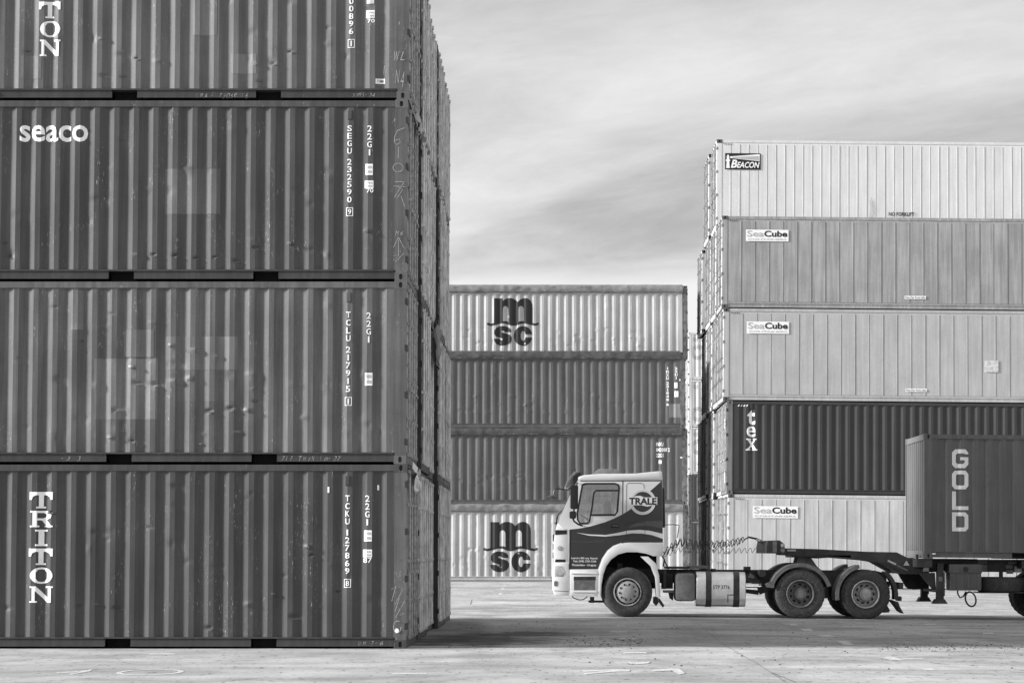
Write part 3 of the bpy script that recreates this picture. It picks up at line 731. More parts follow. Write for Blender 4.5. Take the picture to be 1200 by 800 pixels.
# ------------------------------------------------------------------ the tall near stack: five rows deep, four levels
YL = 31.26; H20, L20 = 2.591, 6.058
lev_right = [at(476.3, 750, YL).x, at(476.0, 543, YL).x, at(477.0, 329, YL).x, at(479.3, 112, YL).x]
FR = {}
def front_corr(L, H, dents, seed, toph=.10, amp=.0025, period=.278):
    return Corr(-L / 2 + .17, L / 2 - .17, .15, H - toph + .01, -W / 2 + .014, period=period, dents=dents, amp=amp, seed=seed)
def rand_dents(rnd, n, L, H, a=.012):
    return [(rnd.uniform(-L / 2 + .4, L / 2 - .4), rnd.uniform(.3, H - .3), rnd.uniform(.03, .09), rnd.uniform(.015, .07), rnd.choice((-1, 1, 1)) * rnd.uniform(.4, 1) * a) for _ in range(n)]
front_labels = ['dark ribbed container with vertical white serif lettering standing on the ground', 'patched and dented grey ribbed container, second level, between a lettered one below and above',
                'dark ribbed container with horizontal white rounded lettering and one pale patch', 'grey ribbed container with vertical white serif lettering on top of the stack']
dent_px = [[(92, 710, 5), (115, 708, 5), (137, 712, 6), (360, 640, 6), (345, 722, 8), (365, 650, 5), (395, 693, 5), (322, 696, 5), (60, 600, 3), (245, 735, 7)],
           [(155, 430, 5), (160, 448, 7), (180, 450, 9), (205, 446, 8), (222, 443, 6), (245, 481, 7), (270, 478, 8), (280, 506, 7), (290, 480, 6), (135, 480, 5), (155, 516, 6), (130, 512, 5), (200, 405, 4), (228, 410, 6), (255, 418, 5), (300, 470, 5), (235, 520, 5), (95, 400, 4)],
           [(160, 298, 5), (180, 298, 5), (205, 299, 5), (230, 302, 4), (252, 301, 4), (143, 165, 4), (277, 305, 5), (300, 290, 6), (430, 270, 5), (340, 285, 4), (10, 300, 5), (5, 285, 5)],
           [(118, 45, 4), (122, 88, 6), (145, 90, 5), (300, 75, 5), (320, 74, 5), (340, 60, 5), (160, 68, 4), (32, 60, 5), (305, 95, 5)]]
for k in range(4):
    org = Vector((lev_right[k] - L20 / 2, YL + W / 2, H20 * k)); rnd = random.Random(10 + k)
    def lp(px, py, org=org):
        p = at(px, py, YL); return (p.x - org.x, p.z - org.z)
    dents = rand_dents(rnd, (22, 40, 24, 24)[k], L20, H20, .014)
    for (a, b, r) in dent_px[k]:
        x, z = lp(a, b); s_ = r / 83.; dents.append((x, z, s_ * .62, s_ * .3, (.026 if rnd.random() < .6 else -.022) * (1.25 if k == 1 else 1))); dents.append((x + s_ * .4, z - s_ * .35, s_ * .4, s_ * .18, -.018))
    c = front_corr(L20, H20, dents, k * 1.3 + .4)
    mat = (M_L1, M_L2, M_L3, M_L4)[k]
    t = container('shipping_container', front_labels[k], org, mat=mat, frame=mat, corr=c, rows=120, sub=3, lowmat=M_LOWRAIL, doormat=M_DOORG if k % 2 else M_DOORR, castmat=M_POST if k else mat, hinge=M_BLACK)
    for ch in t.children:        # scuffed posts at the door end
        if ch.name.startswith('corner_post') and ch.data.vertices[0].co.x > 0: ch.material_slots[0].material = M_POST
    cuts = c.cuts(); Yf = -W / 2
    def R(a, b, c_, d, lp=lp):    # pixel box -> local rect
        x0, z1 = lp(a, b); x1, z0 = lp(c_, d); return (x0, x1, z0, z1)
    def patch(a, b, c_, d, m_, c=c, t=t):
        r = R(a, b, c_, d); v, f = c.grid(2, max(4, int((r[3] - r[2]) / .03)), r[0], r[1], r[2], r[3], .0022); obj('repair_patch', grid_mesh('repair_patch', v, f), m_, t)
    def ident(txt, chk, x0, y0, y1, xg, gy, boxes, t=t, c=c, cuts=cuts, R=R):
        n = sum(.45 if ch == ' ' else 1 for ch in txt); r = R(x0 - 4, y0, x0 + 4, y1); st = (r[3] - r[2]) / n
        ps = vtext(txt, (r[0] + r[1]) / 2, .062, r[3], st, st * .78); lettering('container_number', t, ps, M_WHITEINK, c.surf, cuts=cuts)
        # check digit in a box
        a = R(x0 - 4, y1 + 4, x0 + 4, y1 + 14); bx = fill2d([rect_loop(*a), list(reversed(rect_loop(a[0] + .008, a[1] - .008, a[2] + .008, a[3] - .008)))])
        dg_ = fit(glyph(chk, .012), (a[0] + (.038 if chk == '1' else .025), a[1] - (.038 if chk == '1' else .025), a[2] + .022, a[3] - .022)); lettering('check_digit', t, [bx, dg_], M_WHITEINK, c.surf, cuts=cuts)
        if gy:
            r = R(xg - 4, gy, xg + 4, gy + 37); st = (r[3] - r[2]) / 4; lettering('size_code', t, vtext('22G1', (r[0] + r[1]) / 2, .062, r[3], st, st * .8), M_WHITEINK, c.surf, cuts=cuts)
        for (a, b, w_, h_) in boxes:
            q = R(a - w_ / 2, b - h_ / 2, a + w_ / 2, b + h_ / 2); lab = lettering('data_label', t, [rectp(*q)], M_WHITEINK, c.surf, cuts=cuts)
            ps = []; nw = (q[1] - q[0]); nh = q[3] - q[2]
            for i in range(3):
                for j in range(2): ps.append(rectp(q[0] + nw * (.14 + i * .27), q[0] + nw * (.32 + i * .27), q[2] + nh * (.16 + j * .42), q[2] + nh * (.42 + j * .42)))
            lettering('data_print', lab, ps, M_GREYINK, c.surf, cuts=cuts, off=.006)
    def vent(px, py, t=t, lp=lp):
        x, z = lp(px, py); mb = MB(); mb.box(x - .035, x + .035, Yf + .002, Yf + .06, z - .07, z + .07); me = mb.mesh('vent_cover', None, .012); obj('vent_cover', me, mat, t)
    if k in (0, 3):
        y0, stp = (576, 22.1) if k == 0 else (-65, 22.3); hh = 19.2; ps = []
        for i, ch in enumerate('TRITON'):
            a = R(34.5 + (12 if k == 3 else 0) + (-1 if ch in 'T' and i else 0), y0 + i * stp, 61.5 + (9 if k == 3 else 0), y0 + i * stp + hh); ps.append(fit(poly_glyph(('slab', ch), SLAB[ch]), a))
        lettering('lettering', t, ps, M_WHITEINK, c.surf, cuts=cuts)
    if k == 0:
        ident('TCKU 127869', '8', 407, 580, 674, 430.5, 580, [(431, 627.5, 9, 13), (430.5, 648, 10.5, 9)]); r = R(425.5, 653, 435.5, 659); lettering('lettering', t, [fit(glyph('87', .012), r)], M_WHITEINK, c.surf, cuts=cuts)
        vent(407, 563); [lettering('paint_tick', t, [rectp(*R(*q_))], M_WHITEINK, c.surf, cuts=cuts) for q_ in ((383.8, 570, 385.8, 577), (442, 568, 444, 574))]
        mb = MB(); stroke(mb, [lp(*p) for p in ((459, 690), (464, 686), (459, 704), (468, 700), (463, 716), (470, 712))], .008, Yf - .006); stroke(mb, [lp(*p) for p in ((472, 690), (463, 708), (474, 704), (463, 724), (473, 718))], .008, Yf - .006)
        stroke(mb, [lp(465.5 + 4.5 * math.cos(q * .33), 734 + 7 * math.sin(q * .33)) for q in range(17)], .009, Yf - .006); obj('chalk_mark', mb.mesh('chalk_mark'), M_CHALK, t)
        scribble(t, *R(420, 750.5, 450, 756), Yf + .014, 3, txt='UM 7-6'); mb = MB(); q = R(462.5, 735.5, 467.5, 741.5); mb.prism_xz(arc((q[0] + q[1]) / 2, (q[2] + q[3]) / 2, .03, .034, 0, 330, 11), Yf - .007, Yf - .004); obj('sticker', mb, M_WHITEINK, t)
    if k == 1:
        for q, m_ in (((145, 386, 180, 418), paint('repaint_a', .155)), ((110, 420, 184, 491), paint('repaint_b', .165)), ((193, 394, 278, 433), paint('repaint_c', .16)), ((140, 491.6, 186, 529), paint('repaint_d', .10)), ((84, 340, 97, 386), paint('repaint_e', .155)), ((208, 433.6, 278, 470), paint('repaint_f', .125))): patch(*q, m_)
        ident('TCLU 217915', '1', 408, 365, 461, 432, 366, [(432, 444, 9, 15)]); vent(408.5, 348)
        scribble(t, *R(330, 534, 400, 540), Yf + .014, 5, txt='717 THJN 10-27'); scribble(t, *R(72, 534, 96, 540), Yf + .014, 6, txt='-3 3'); None
    if k == 2:
        patch(193, 197.5, 257.5, 250.5, paint('repaint_g', .115))
        ident('SEGU 232590', '9', 409.5, 147, 239, 433, 147, [(432.5, 198.5, 8.5, 13), (432.5, 216, 10.5, 9)]); vent(410, 134.5); r = R(429.5, 220.5, 437.5, 225.5); lettering('lettering', t, [fit(glyph('70', .012), r)], M_WHITEINK, c.surf, cuts=cuts)
        lettering('lettering', t, [fit(glyph('seaco', .018), R(23, 146.5, 102.5, 166))], M_WHITEINK, c.surf, cuts=cuts)
        mb = MB()
        stroke(mb, [lp(*p) for p in ((474, 150), (466, 153), (462.5, 160), (462, 167), (465, 170), (469, 167), (468, 163), (463, 165))], .008, Yf - .006); stroke(mb, [lp(*p) for p in ((467, 172), (466.5, 186))], .008, Yf - .006)
        stroke(mb, [lp(466.5 + 6 * math.cos(q * .4), 196.5 + 5 * math.sin(q * .4)) for q in range(17)], .008, Yf - .006)
        for pts in (((463, 213), (474, 213)), ((461, 218), (475, 219)), ((473, 214), (463, 230), (465, 233), (472, 222), (466, 219)), ((470, 230), (474, 242)), ((467, 281), (467, 300)), ((467, 278), (461, 290)), ((467, 278), (473, 290)), ((461, 300), (467, 297), (463, 307), (473, 297))): stroke(mb, [lp(*p) for p in pts], .007, Yf - .006)
        obj('chalk_mark', mb.mesh('chalk_mark'), M_CHALK, t); scribble(t, *R(463, 270, 475, 276), Yf - .006, 12, 2)
    if k == 3:
        patch(226, -4, 254, 41, paint('repaint_h', .155)); patch(270, 63, 300, 86, paint('repaint_i', .155)); patch(23, 65, 48, 92, paint('repaint_j', .14))
        ident('00896', '1', 411.5, -2, 42, 433, None, [(434, 16.5, 10, 9), (434, 1, 8.5, 6)]); r = R(430.5, 22, 439, 26.5); lettering('lettering', t, [fit(glyph('70', .012), r)], M_WHITEINK, c.surf, cuts=cuts)
        r = R(440, 92, 451, 98); lb = lettering('sticker', t, [rectp(*r)], M_WHITEINK, c.surf, cuts=cuts); lettering('lettering', lb, [fit(glyph('71MB', .01), (r[0] + .02, r[1] - .02, r[2] + .018, r[3] - .018))], M_DARKINK, c.surf, cuts=cuts, off=.006)
        scribble(t, *R(230, 109, 292, 115.5), Yf + .014, 21, txt='IMA - 7Jose 16'); scribble(t, *R(412, 108.5, 440, 114), Yf + .014, 22, txt='22M5-24'); scribble(t, *R(462, 60, 476, 72), Yf - .006, 23, 2); scribble(t, *R(463, 82, 476, 103), Yf - .006, 24, 2); scribble(t, *R(449, 76, 454, 88), Yf + .004, 26, 1)
    FR[k] = t
rownames = ['second', 'third', 'fourth', 'fifth']; levn = ['on the ground', 'on the second level', 'on the third level', 'on the top level']
rr = random.Random(77)
for j in range(4):
    for k in range(4):
        mat = rr.choice((M_MID, M_RUSTY, M_DARK_GAPSHADE, M_L2, M_L1, M_OTD)); dm = rr.choice((M_DOORG, M_MID, M_DOORG, M_DOORR))
        xr = -2.03 + (.03, -.01, .035, .02)[j] + rr.uniform(-.025, .025)
        container('shipping_container', 'weathered ribbed container, %s, %s row behind the white-lettered ones' % (levn[k], rownames[j]),
                  (xr - L20 / 2, YL + 2.60 * (j + 1) + W / 2 + rr.uniform(-.05, .05), H20 * k), mat=mat, frame=M_DARK_GAPSHADE, doormat=dm, nearleaf_shade=M_DARK_GAPSHADE if rr.random() < .75 else None, barmat=M_BARL, simple=True, pockets=False)  # dark posts and near door leaves paint in the shaded gaps between rows
def scrap(label, p, size, seed, mat=None):
    """crumpled torn sheet caught between container ends"""
    rnd = random.Random(seed); n = 7; v = []
    for i in range(n):
        for j in range(n):
            u_, q = i / (n - 1) - .5, j / (n - 1)
            v.append((.05 + .08 * rnd.random(), u_ * size[0] * (1.1 - .5 * q) + .05 * rnd.uniform(-1, 1) + .25 * q * size[0], -q * size[1] + .06 * rnd.uniform(-1, 1)))
    f = [(i * n + j, (i + 1) * n + j, (i + 1) * n + j + 1, i * n + j + 1) for i in range(n - 1) for j in range(n - 1) if not (j > 3 and rnd.random() < .3)]
    mb = MB(); mb.add(v, f); me = mb.mesh('torn_sheet', 50); o = obj('torn_sheet', me, mat or M_PLASTIC); o.location = p; o['label'] = label; o['category'] = 'plastic sheet'
    md = o.modifiers.new('thickness', 'SOLIDIFY'); md.thickness = .004
scrap('torn pale plastic hanging under the top lettered container at its doors', (-2.03, YL + 1.1, 7.80), (1.2, .32), 3, M_DOORG)
scrap('torn white plastic flap hanging above the ground-level lettered container at its doors', (-2.03, YL + .9, 5.2 - 2.62), (1.2, .38), 8)
scrap('crumpled grey tarpaulin rag wedged under the second-level container doors in the third row', (-2.03, YL + 6.6, 5.22), (1.6, .7), 5, M_TARP)

# ------------------------------------------------------------------ far cross stack of open-top containers with tarpaulins
YM = 75.3; L40 = 12.192; LOGO = msc_logo()
def ot_container(k, label, Yn, xr, mat, tarp, simple=False, zoff=0.0):
    org = Vector((xr - L40 / 2, Yn + W / 2, ground_z(xr - 4, Yn) + H20 * k + zoff)); rnd = random.Random(40 + k + int(Yn))
    d = rand_dents(rnd, 60, L40, H20, .010); d += [(rnd.uniform(-2.5, 4.5), rnd.choice((.55, .8, 1.05)) + rnd.gauss(0, .08), rnd.uniform(.03, .09), rnd.uniform(.02, .06), rnd.choice((-.018, .015, .018))) for _ in range(34)]
    c = front_corr(L40, H20, d, k * 2.2, toph=.30, amp=.002, period=.283)
    t = container('open_top_container', label, org, L=L40, mat=mat, frame=M_RUSTY if not simple else mat, railmat=mat, corr=None if simple else c, rows=60, sub=2, period=.283, pockets=False, tarp=tarp, simple=simple, door=1, group=None, castmat=M_RUSTY)
    return t, c, org
def place_logo(t, c, org, Yn, box):
    a = at(box[0], box[1], Yn); b = at(box[2], box[3], Yn); r = (a.x - org.x, b.x - org.x, b.z - org.z, a.z - org.z)
    lettering('logo', t, [fit(g, r) for g in LOGO], M_DARKINK, c.surf, cuts=c.cuts(), off=.006)
xr1 = at(806.5, 600, YM).x
t, c, org = ot_container(0, 'pale ribbed open-top container with black emblem standing on the ground behind the truck cab', YM, xr1, M_OTW, M_TARP); place_logo(t, c, org, YM, (566, 611, 630, 670))
a = at(555, 653, YM); cx, cz = a.x - org.x, a.z - org.z
lettering('diamond_placard', t, [fill2d([[(cx - .18, cz), (cx, cz - .22), (cx + .18, cz), (cx, cz + .22)], [(cx - .15, cz), (cx, cz + .19), (cx + .15, cz), (cx, cz - .19)]])], M_GREYINK, c.surf, cuts=c.cuts())
t, c, org = ot_container(1, 'grey ribbed open-top container with dark tarpaulin, resting on the pale emblem container', YM, xr1 - .03, M_OTD, M_TARP2)
def tinytext(t, c, org, Yn, rows_, mat):
    for txt, box in rows_:
        a = at(box[0], box[1], Yn); b = at(box[2], box[3], Yn); lettering('lettering', t, [fit(glyph(txt, .03), (a.x - org.x, b.x - org.x, b.z - org.z, a.z - org.z))], mat, c.surf, cuts=c.cuts(), off=.006)
tinytext(t, c, org, YM, [('INXU', (769, 518, 777.5, 522.5)), ('842088 2', (769, 524.5, 785, 529)), ('22G1', (769, 531, 777.5, 535.5))], M_WHITEINK)
def boxes(t, c, org, Yn, bs, mat):
    for box in bs:
        a = at(box[0], box[1], Yn); b = at(box[2], box[3], Yn); lettering('data_label', t, [rectp(a.x - org.x, b.x - org.x, b.z - org.z, a.z - org.z)], mat, c.surf, cuts=c.cuts(), off=.006)
boxes(t, c, org, YM, [(797, 535, 801, 536.6), (772, 539, 775.5, 543)], M_WHITEINK)
t, c, org = ot_container(2, 'grey ribbed open-top container with vertical white numbers, below the upper pale emblem container', YM, xr1 - .08, M_OTD, M_TARP2)
def vt(t, c, org, Yn, txt, x0, x1, y0, y1, mat):
    a = at(x0, y0, Yn); b = at(x1, y1, Yn); n = sum(.45 if q == ' ' else 1 for q in txt); st = (a.z - b.z) / n
    lettering('container_number', t, vtext(txt, (a.x + b.x) / 2 - org.x, b.x - a.x, a.z - org.z, st, st * .8, .03), mat, c.surf, cuts=c.cuts(), off=.006)
vt(t, c, org, YM, 'INXU 231040 6', 781, 784, 430, 476, M_WHITEINK); vt(t, c, org, YM, '22U1', 791, 794, 430, 445, M_WHITEINK)
boxes(t, c, org, YM, [(790.5, 448, 794, 454.5), (790.5, 458, 795, 465), (796, 444, 799.5, 446)], M_WHITEINK)
v, f = c.grid(1, 6, *[q for q in (at(784, 490, YM).x - org.x, at(798.5, 490, YM).x - org.x)], at(784, 489, YM).z - org.z, at(784, 473, YM).z - org.z, .003); obj('repair_patch', grid_mesh('repair_patch', v, f), paint('repaint_k', .26), t)
YM2 = YM + 2.75
for k in range(3): ot_container(k, ('grey ribbed open-top container %s, hidden row carrying the upper pale emblem container' % levn[k]), YM2, xr1 - .05, M_OTD, M_TARP2, simple=True)
xr4 = at(805, 380, YM2).x + .02
t, c, org = ot_container(3, 'pale ribbed open-top container with black emblem and grey tarpaulin on the top level', YM2, xr4, M_OTW, M_TARP); place_logo(t, c, org, YM2, (570.5, 349, 631.5, 405))
vt(t, c, org, YM2, 'MSCU 731264 5', 767.5, 770.5, 349, 390, M_GREYINK); vt(t, c, org, YM2, '43U1', 777, 780, 349, 362, M_GREYINK)

# ------------------------------------------------------------------ stack of refrigerated containers, five levels, doors to the left
YR = 68.9; HH = 2.896; TILT = .0095; PR = 2.83
def r_org(row, k, xl):
    Y = YR + PR * row; zb = ground_z(xl, Y) + .0; th = TILT
    return Vector((xl + L40 / 2 * math.cos(th), Y + W / 2, zb + HH * k - L40 / 2 * math.sin(th)))
def rlp(org, Yn):
    def q(px, py):
        p = at(px, py, Yn); dx = p.x - org.x; dz = p.z - org.z; return (dx * math.cos(TILT) - dz * math.sin(TILT), dz * math.cos(TILT) + dx * math.sin(TILT))
    return q
def rrect(q, a, b, c_, d):
    x0, z1 = q(a, b); x1, z0 = q(c_, d); return (x0, x1, z0, z1)
xl = [at(852.8, 640, YR).x, at(851.3, 520, YR).x, at(847.3, 410, YR).x, at(845.6, 300, YR).x, at(839.3, 200, YR + PR).x]
Yf = -W / 2
def seacube(t, q, box):
    r = rrect(q, *box); lb = lettering('label_plate', t, [rectp(*r)], M_WHITEINK, y=Yf + .0, off=.006)
    w_, h_ = r[1] - r[0], r[3] - r[2]
    lettering('lettering', lb, [fit(glyph('Sea', .012), (r[0] + .03 * w_, r[0] + .42 * w_, r[2] + .38 * h_, r[2] + .92 * h_))], M_GREYINK, y=Yf, off=.010)
    lettering('lettering', lb, [fit(glyph('Cube', .03), (r[0] + .43 * w_, r[0] + .97 * w_, r[2] + .38 * h_, r[2] + .92 * h_))], M_DARKINK, y=Yf, off=.010)
    lettering('lettering', lb, [fit(glyph('CONTAINERS', .01), (r[0] + .05 * w_, r[0] + .95 * w_, r[2] + .10 * h_, r[2] + .24 * h_))], M_GREYINK, y=Yf, off=.010)
def hazard(t, x0, H, y=None, col=None):
    ps = []
    for i in range(5): a = x0 + i * .055; ps.append(([(a, H - .175), (a + .025, H - .175), (a + .05, H - .135), (a + .025, H - .135)], [(0, 1, 2, 3)]))
    lettering('hazard_stripe', t, ps, col or M_DARKINK, y=Yf, off=.002)
rlabels = ['pale panelled refrigerated container on the ground with a white label plate', None, 'light grey panelled refrigerated container resting on the dark ribbed one', 'dull grey streaked panelled refrigerated container under the bright white one', 'bright white panelled refrigerated container with dark emblem plate on the very top']
for k, (row, mat) in enumerate(((0, M_REEF_D), (0, None), (0, M_REEF_C), (0, M_REEF_B), (1, M_REEF_A))):
    org = r_org(row, k, xl[k]); q = rlp(org, YR + PR * row)
    if k == 1:
        c = front_corr(L40, HH, rand_dents(random.Random(5), 8, L40, HH, .008), .9, period=.288, amp=.001)
        t = container('shipping_container', 'charcoal ribbed container with vertical white lower-case lettering between refrigerated ones', org, L=L40, H=HH, mat=M_TEX, frame=paint('tex_frame', .16, chip_light=.8, chip_dark=.6), railmat=M_TEX, corr=c, rows=30, sub=2, period=.288, pockets=False, tilt=TILT, door=-1, doormat=M_OTD)
        cuts = c.cuts()
        g = glyph
        lettering('lettering', t, [fit(g('t', .03), rrect(q, 876, 480, 885, 497.5))], M_WHITEINK, c.surf, cuts=cuts); lettering('lettering', t, [fit(g('e', .015), rrect(q, 875, 499, 885.5, 512))], M_WHITEINK, c.surf, cuts=cuts)
        xg = [[(0, 0), (.40, 0), (.40, .10), (.32, .10), (.46, .34), (.62, .10), (.54, .10), (.54, 0), (1, 0), (1, .10), (.9, .10), (.60, .54), (.84, .90), (.94, .90), (.94, 1), (.62, 1), (.62, .90), (.70, .90), (.54, .66), (.40, .90), (.48, .90), (.48, 1), (.04, 1), (.04, .90), (.14, .90), (.42, .46), (.12, .10), (0, .10)]]
        lettering('lettering', t, [fit(poly_glyph('xslab', xg), rrect(q, 874, 513.5, 887.5, 527.5))], M_WHITEINK, c.surf, cuts=cuts)
        lettering('hazard_stripe', t, [([(a, HH - .175), (a + .04, HH - .175), (a + .075, HH - .115), (a + .035, HH - .115)], [(0, 1, 2, 3)]) for a in [-L40 / 2 + .33 + i * .085 for i in range(4)]], M_WHITEINK, c.surf, cuts=cuts)
        x, z = q(880.5, 475.5); mb = MB(); mb.box(x - .04, x + .04, Yf + .002, Yf + .06, z - .09, z + .09); obj('vent_cover', mb, M_TEX, t)
        # numbers on the door end
        for ch, (yy, z0, z1) in (('3', (-.75, 2.05, 2.35)), ('1', (-.75, .35, .75))):
            gg = glyph(ch, .03); mb = MB(); ww = .18 if ch == '3' else .07
            mb.add([(-L40 / 2 - .03, yy - (p[0] - .5) * ww * 1.6, z0 + p[1] * (z1 - z0)) for p in gg[0]], gg[1]); obj('lettering', mb.mesh('lettering'), M_WHITEINK, t)
        continue
    t = container('reefer_container', rlabels[k], org, L=L40, H=HH, mat=mat, frame=mat, side='reefer', pockets=False, tilt=TILT, door=-1, doormat=M_DOORW, barmat=M_BARD, hinge=M_BARD, npanel=(27, 0, 27, 27, 40)[k], castmat=paint('reefer_casting', .10, chip_dark=.8))
    hazard(t, -L40 / 2 + .24, HH)
    if k == 0: seacube(t, q, (882, 592.5, 935, 607))
    if k == 2:
        seacube(t, q, (875, 376.5, 924.5, 391)); 
        lettering('pale_patch', t, [rectp(*rrect(q, 1153, 422, 1170, 436))], M_PATCHW, y=Yf, off=.006)
        lb = lettering('label_plate', t, [rectp(*rrect(q, 1061, 455, 1086, 459))], M_WHITEINK, y=Yf, off=.006); lettering('lettering', lb, [fit(glyph('Not For Fork Lifts', .01), rrect(q, 1062, 455.8, 1085, 458.2))], M_DARKINK, y=Yf, off=.009)
    if k == 3:
        seacube(t, q, (874, 269, 924, 283)); lb = lettering('label_plate', t, [rectp(*rrect(q, 1060, 346.5, 1085, 350.5))], M_WHITEINK, y=Yf, off=.006); lettering('lettering', lb, [fit(glyph('Not For Fork Lifts', .01), rrect(q, 1061, 347.3, 1084, 349.7))], M_DARKINK, y=Yf, off=.009)
    if k == 4:
        r = rrect(q, 849.8, 179.6, 891.4, 199); w_, h_ = r[1] - r[0], r[3] - r[2]
        def U(pts): return [(r[0] + a * w_, r[2] + b * h_) for a, b in pts]
        lb = lettering('emblem_plate', t, [rectp(*r)], M_DARKINK, y=Yf, off=.006)
        lettering('light_beam', lb, [fill2d([U([(.14, .80), (.97, .95), (.97, .52), (.14, .70)])])], M_WHITEINK, y=Yf, off=.009)
        lettering('light_beam', lb, [fill2d([U([(.2, .76), (.95, .84), (.95, .56), (.2, .71)])])], M_GREYINK, y=Yf, off=.011)
        lettering('lighthouse', lb, [fill2d([U([(.03, .08), (.13, .08), (.115, .5), (.14, .5), (.14, .6), (.115, .62), (.115, .82), (.08, .93), (.045, .82), (.045, .62), (.02, .6), (.02, .5), (.045, .5)])])], M_WHITEINK, y=Yf, off=.009)
        lettering('lettering', lb, [fit(glyph('B', .03, .25), (r[0] + .16 * w_, r[0] + .34 * w_, r[2] + .10 * h_, r[2] + .60 * h_)), fit(glyph('EACON', .025, .25), (r[0] + .33 * w_, r[0] + .97 * w_, r[2] + .10 * h_, r[2] + .47 * h_))], M_WHITEINK, y=Yf, off=.012)
        lettering('lettering', t, [fit(glyph('NO FORKLIFT', .025), rrect(q, 1041.5, 248.6, 1071.5, 253.4))], M_DARKINK, y=Yf, off=.008)
        sc = MB(); x, z = q(1023, 240)
        for i in range(5): stroke(sc, [(x + (i - 2) * .06, z - .5 + i * .05), (x + (i - 2) * .04 + .02, z - .1), (x + (i - 2) * .05, z + .25 - abs(i - 1) * .1)], .022 - .004 * i, Yf - .007)
        obj('scrape', sc.mesh('scrape'), M_GREYINK, t)
for row in range(1, 5):
    for k in range(5):
        if row == 1 and k == 4: continue
        if k == 4 and row > 2: continue
        if row == 4 and k > 1: continue
        dm = M_DOORW if not (row == 2 and k == 0) else M_REEF_D
        container('reefer_container', 'white refrigerated container %s, %s row behind the labelled reefers' % ((levn[k] if k < 3 else ('on the fourth level', 'on the fifth level')[k - 3]), rownames[row - 1]),
                  r_org(row, k, xl[min(k, 4)] + rr.uniform(-.06, .08)), L=L40, H=HH, mat=M_REEF_D, frame=M_REEF_D, side='reefer', pockets=False, tilt=TILT, door=-1, doormat=dm, barmat=M_BARD, hinge=M_BARD, castmat=M_CHASSIS, simple=True)

# ------------------------------------------------------------------ far white stack seen through the gap
YF = 121.0; xf = at(807, 500, YF).x
for k in range(5):
    org = Vector((xf + L20 / 2, YF + W / 2, .30 + H20 * k)); c = front_corr(L20, H20, [], 0)
    t = container('shipping_container', 'distant white ribbed container with ring emblem, %s, seen through the narrow gap' % levn[k] if k < 4 else 'distant white ribbed container topping the stack seen through the narrow gap', org, mat=M_FARW if k > 1 else M_OTD, corr=c, rows=4, sub=1, pockets=False, door=-1)
    cx, cz = -L20 / 2 + .5, 1.5 - .8 * (k == 3)
    if k > 1: lettering('ring_emblem', t, [fill2d([arc(cx, cz, .42, .42, 0, 345, 23), list(reversed(arc(cx, cz, .2, .2, 0, 340, 17)))])], M_GREYINK, c.surf, cuts=c.cuts(), off=.006); lettering('data_label', t, [rectp(-L20 / 2 + .25, -L20 / 2 + .5, 2.1, 2.3)], M_GREYINK, c.surf, cuts=c.cuts(), off=.006)

# ------------------------------------------------------------------ tractor truck
YT = 46.0; S = 56.4; TT = .0098
tp = at(735.2, 722.3, YT); TRUCK = thing('tractor_truck', 'white and dark two-tone tractor truck with round emblem on its cab', 'truck', (tp.x, YT, ground_z(tp.x, YT)), None, (0, TT, 0))
def T(px, py): return ((px - 735.2) / S, (722.3 + TT * (px - 735.2) - py) / S)
def TP(pts): return [T(*p) for p in pts]
CW = 2.48      # cab width; near side at y = 0.03
def tprism(name, pts, y0, y1, mat, parent=None, bevel=0.0, smooth=40):
    return obj(name, plate_mesh(name, [TP(pts)], y0, y1, bevel, smooth if bevel else None), mat, parent or TRUCK)
def tbox(name, a, b, c_, d, y0, y1, mat, parent=None, bevel=0.0):
    return tprism(name, [(a, b), (c_, b), (c_, d), (a, d)], y0, y1, mat, parent, bevel)
def rr_pts(a, b, c_, d, r, n=4):
    o = []
    for cx, cy, s0 in ((c_ - r, b + r, -90), (c_ - r, d - r, 0), (a + r, d - r, 90), (a + r, b + r, 180)):
        for i in range(n + 1):
            q = math.radians(s0 + 90 * i / n); o.append((cx + r * math.cos(q), cy + r * math.sin(q)))
    return o
def decal(name, loops, mat, parent, y=.03, off=.003):
    v, f = fill2d([TP(l) for l in loops]); return lettering(name, parent, [(v, f)], mat, y=y, off=off)
def ribbon(name, pts, wid, mat, parent, y=.03, off=.002, closed=False):
    P = TP(pts); 
    if closed: P = P + [P[0], P[1]]
    mb = MB(); stroke(mb, P, wid, y - off); return obj(name, mb.mesh(name), mat, parent)
arch_in = [(764.5, 651.5), (757, 648.6), (746, 646.8), (734, 646.8), (724, 649.5), (715.5, 655.5), (710, 663), (706.5, 673), (704.6, 685), (704.2, 698)]
side_out = [(653.2, 613.5), (655, 608), (664.5, 586), (676.2, 561), (679, 563.6), (774.7, 563.4), (775.6, 610), (776.4, 651.5)] + arch_in + [(668, 698), (667.2, 640), (667, 621), (660, 620)]
win = [(681.6, 568.2), (686, 567.0), (719.5, 567.0), (723.6, 568.6), (724.6, 572), (722.6, 599.5), (720, 603.4), (691.6, 603.6), (690, 611.4), (687.6, 613.4), (679, 613.4), (676.4, 609), (675.8, 602)]
Y0, Y1 = .03, .03 + CW - .06
cab = obj('cab', plate_mesh('cab', [TP(side_out), TP(win)], Y0, Y0 + .05), M_TWHITE, TRUCK)
obj('cab_side', plate_mesh('cab_side', [TP(side_out), TP(win)], Y1 - .05, Y1), M_TWHITE, TRUCK)
roof_pts = [(675.4, 561.5), (677, 558.6), (683, 557), (700, 555.6), (744, 555.2), (758, 553.6), (768, 552.6), (774.6, 552.4), (775.2, 563.2), (679.2, 563.6)]
tprism('roof', roof_pts, Y0 - .012, Y1 + .012, M_TWHITE, None, .03)
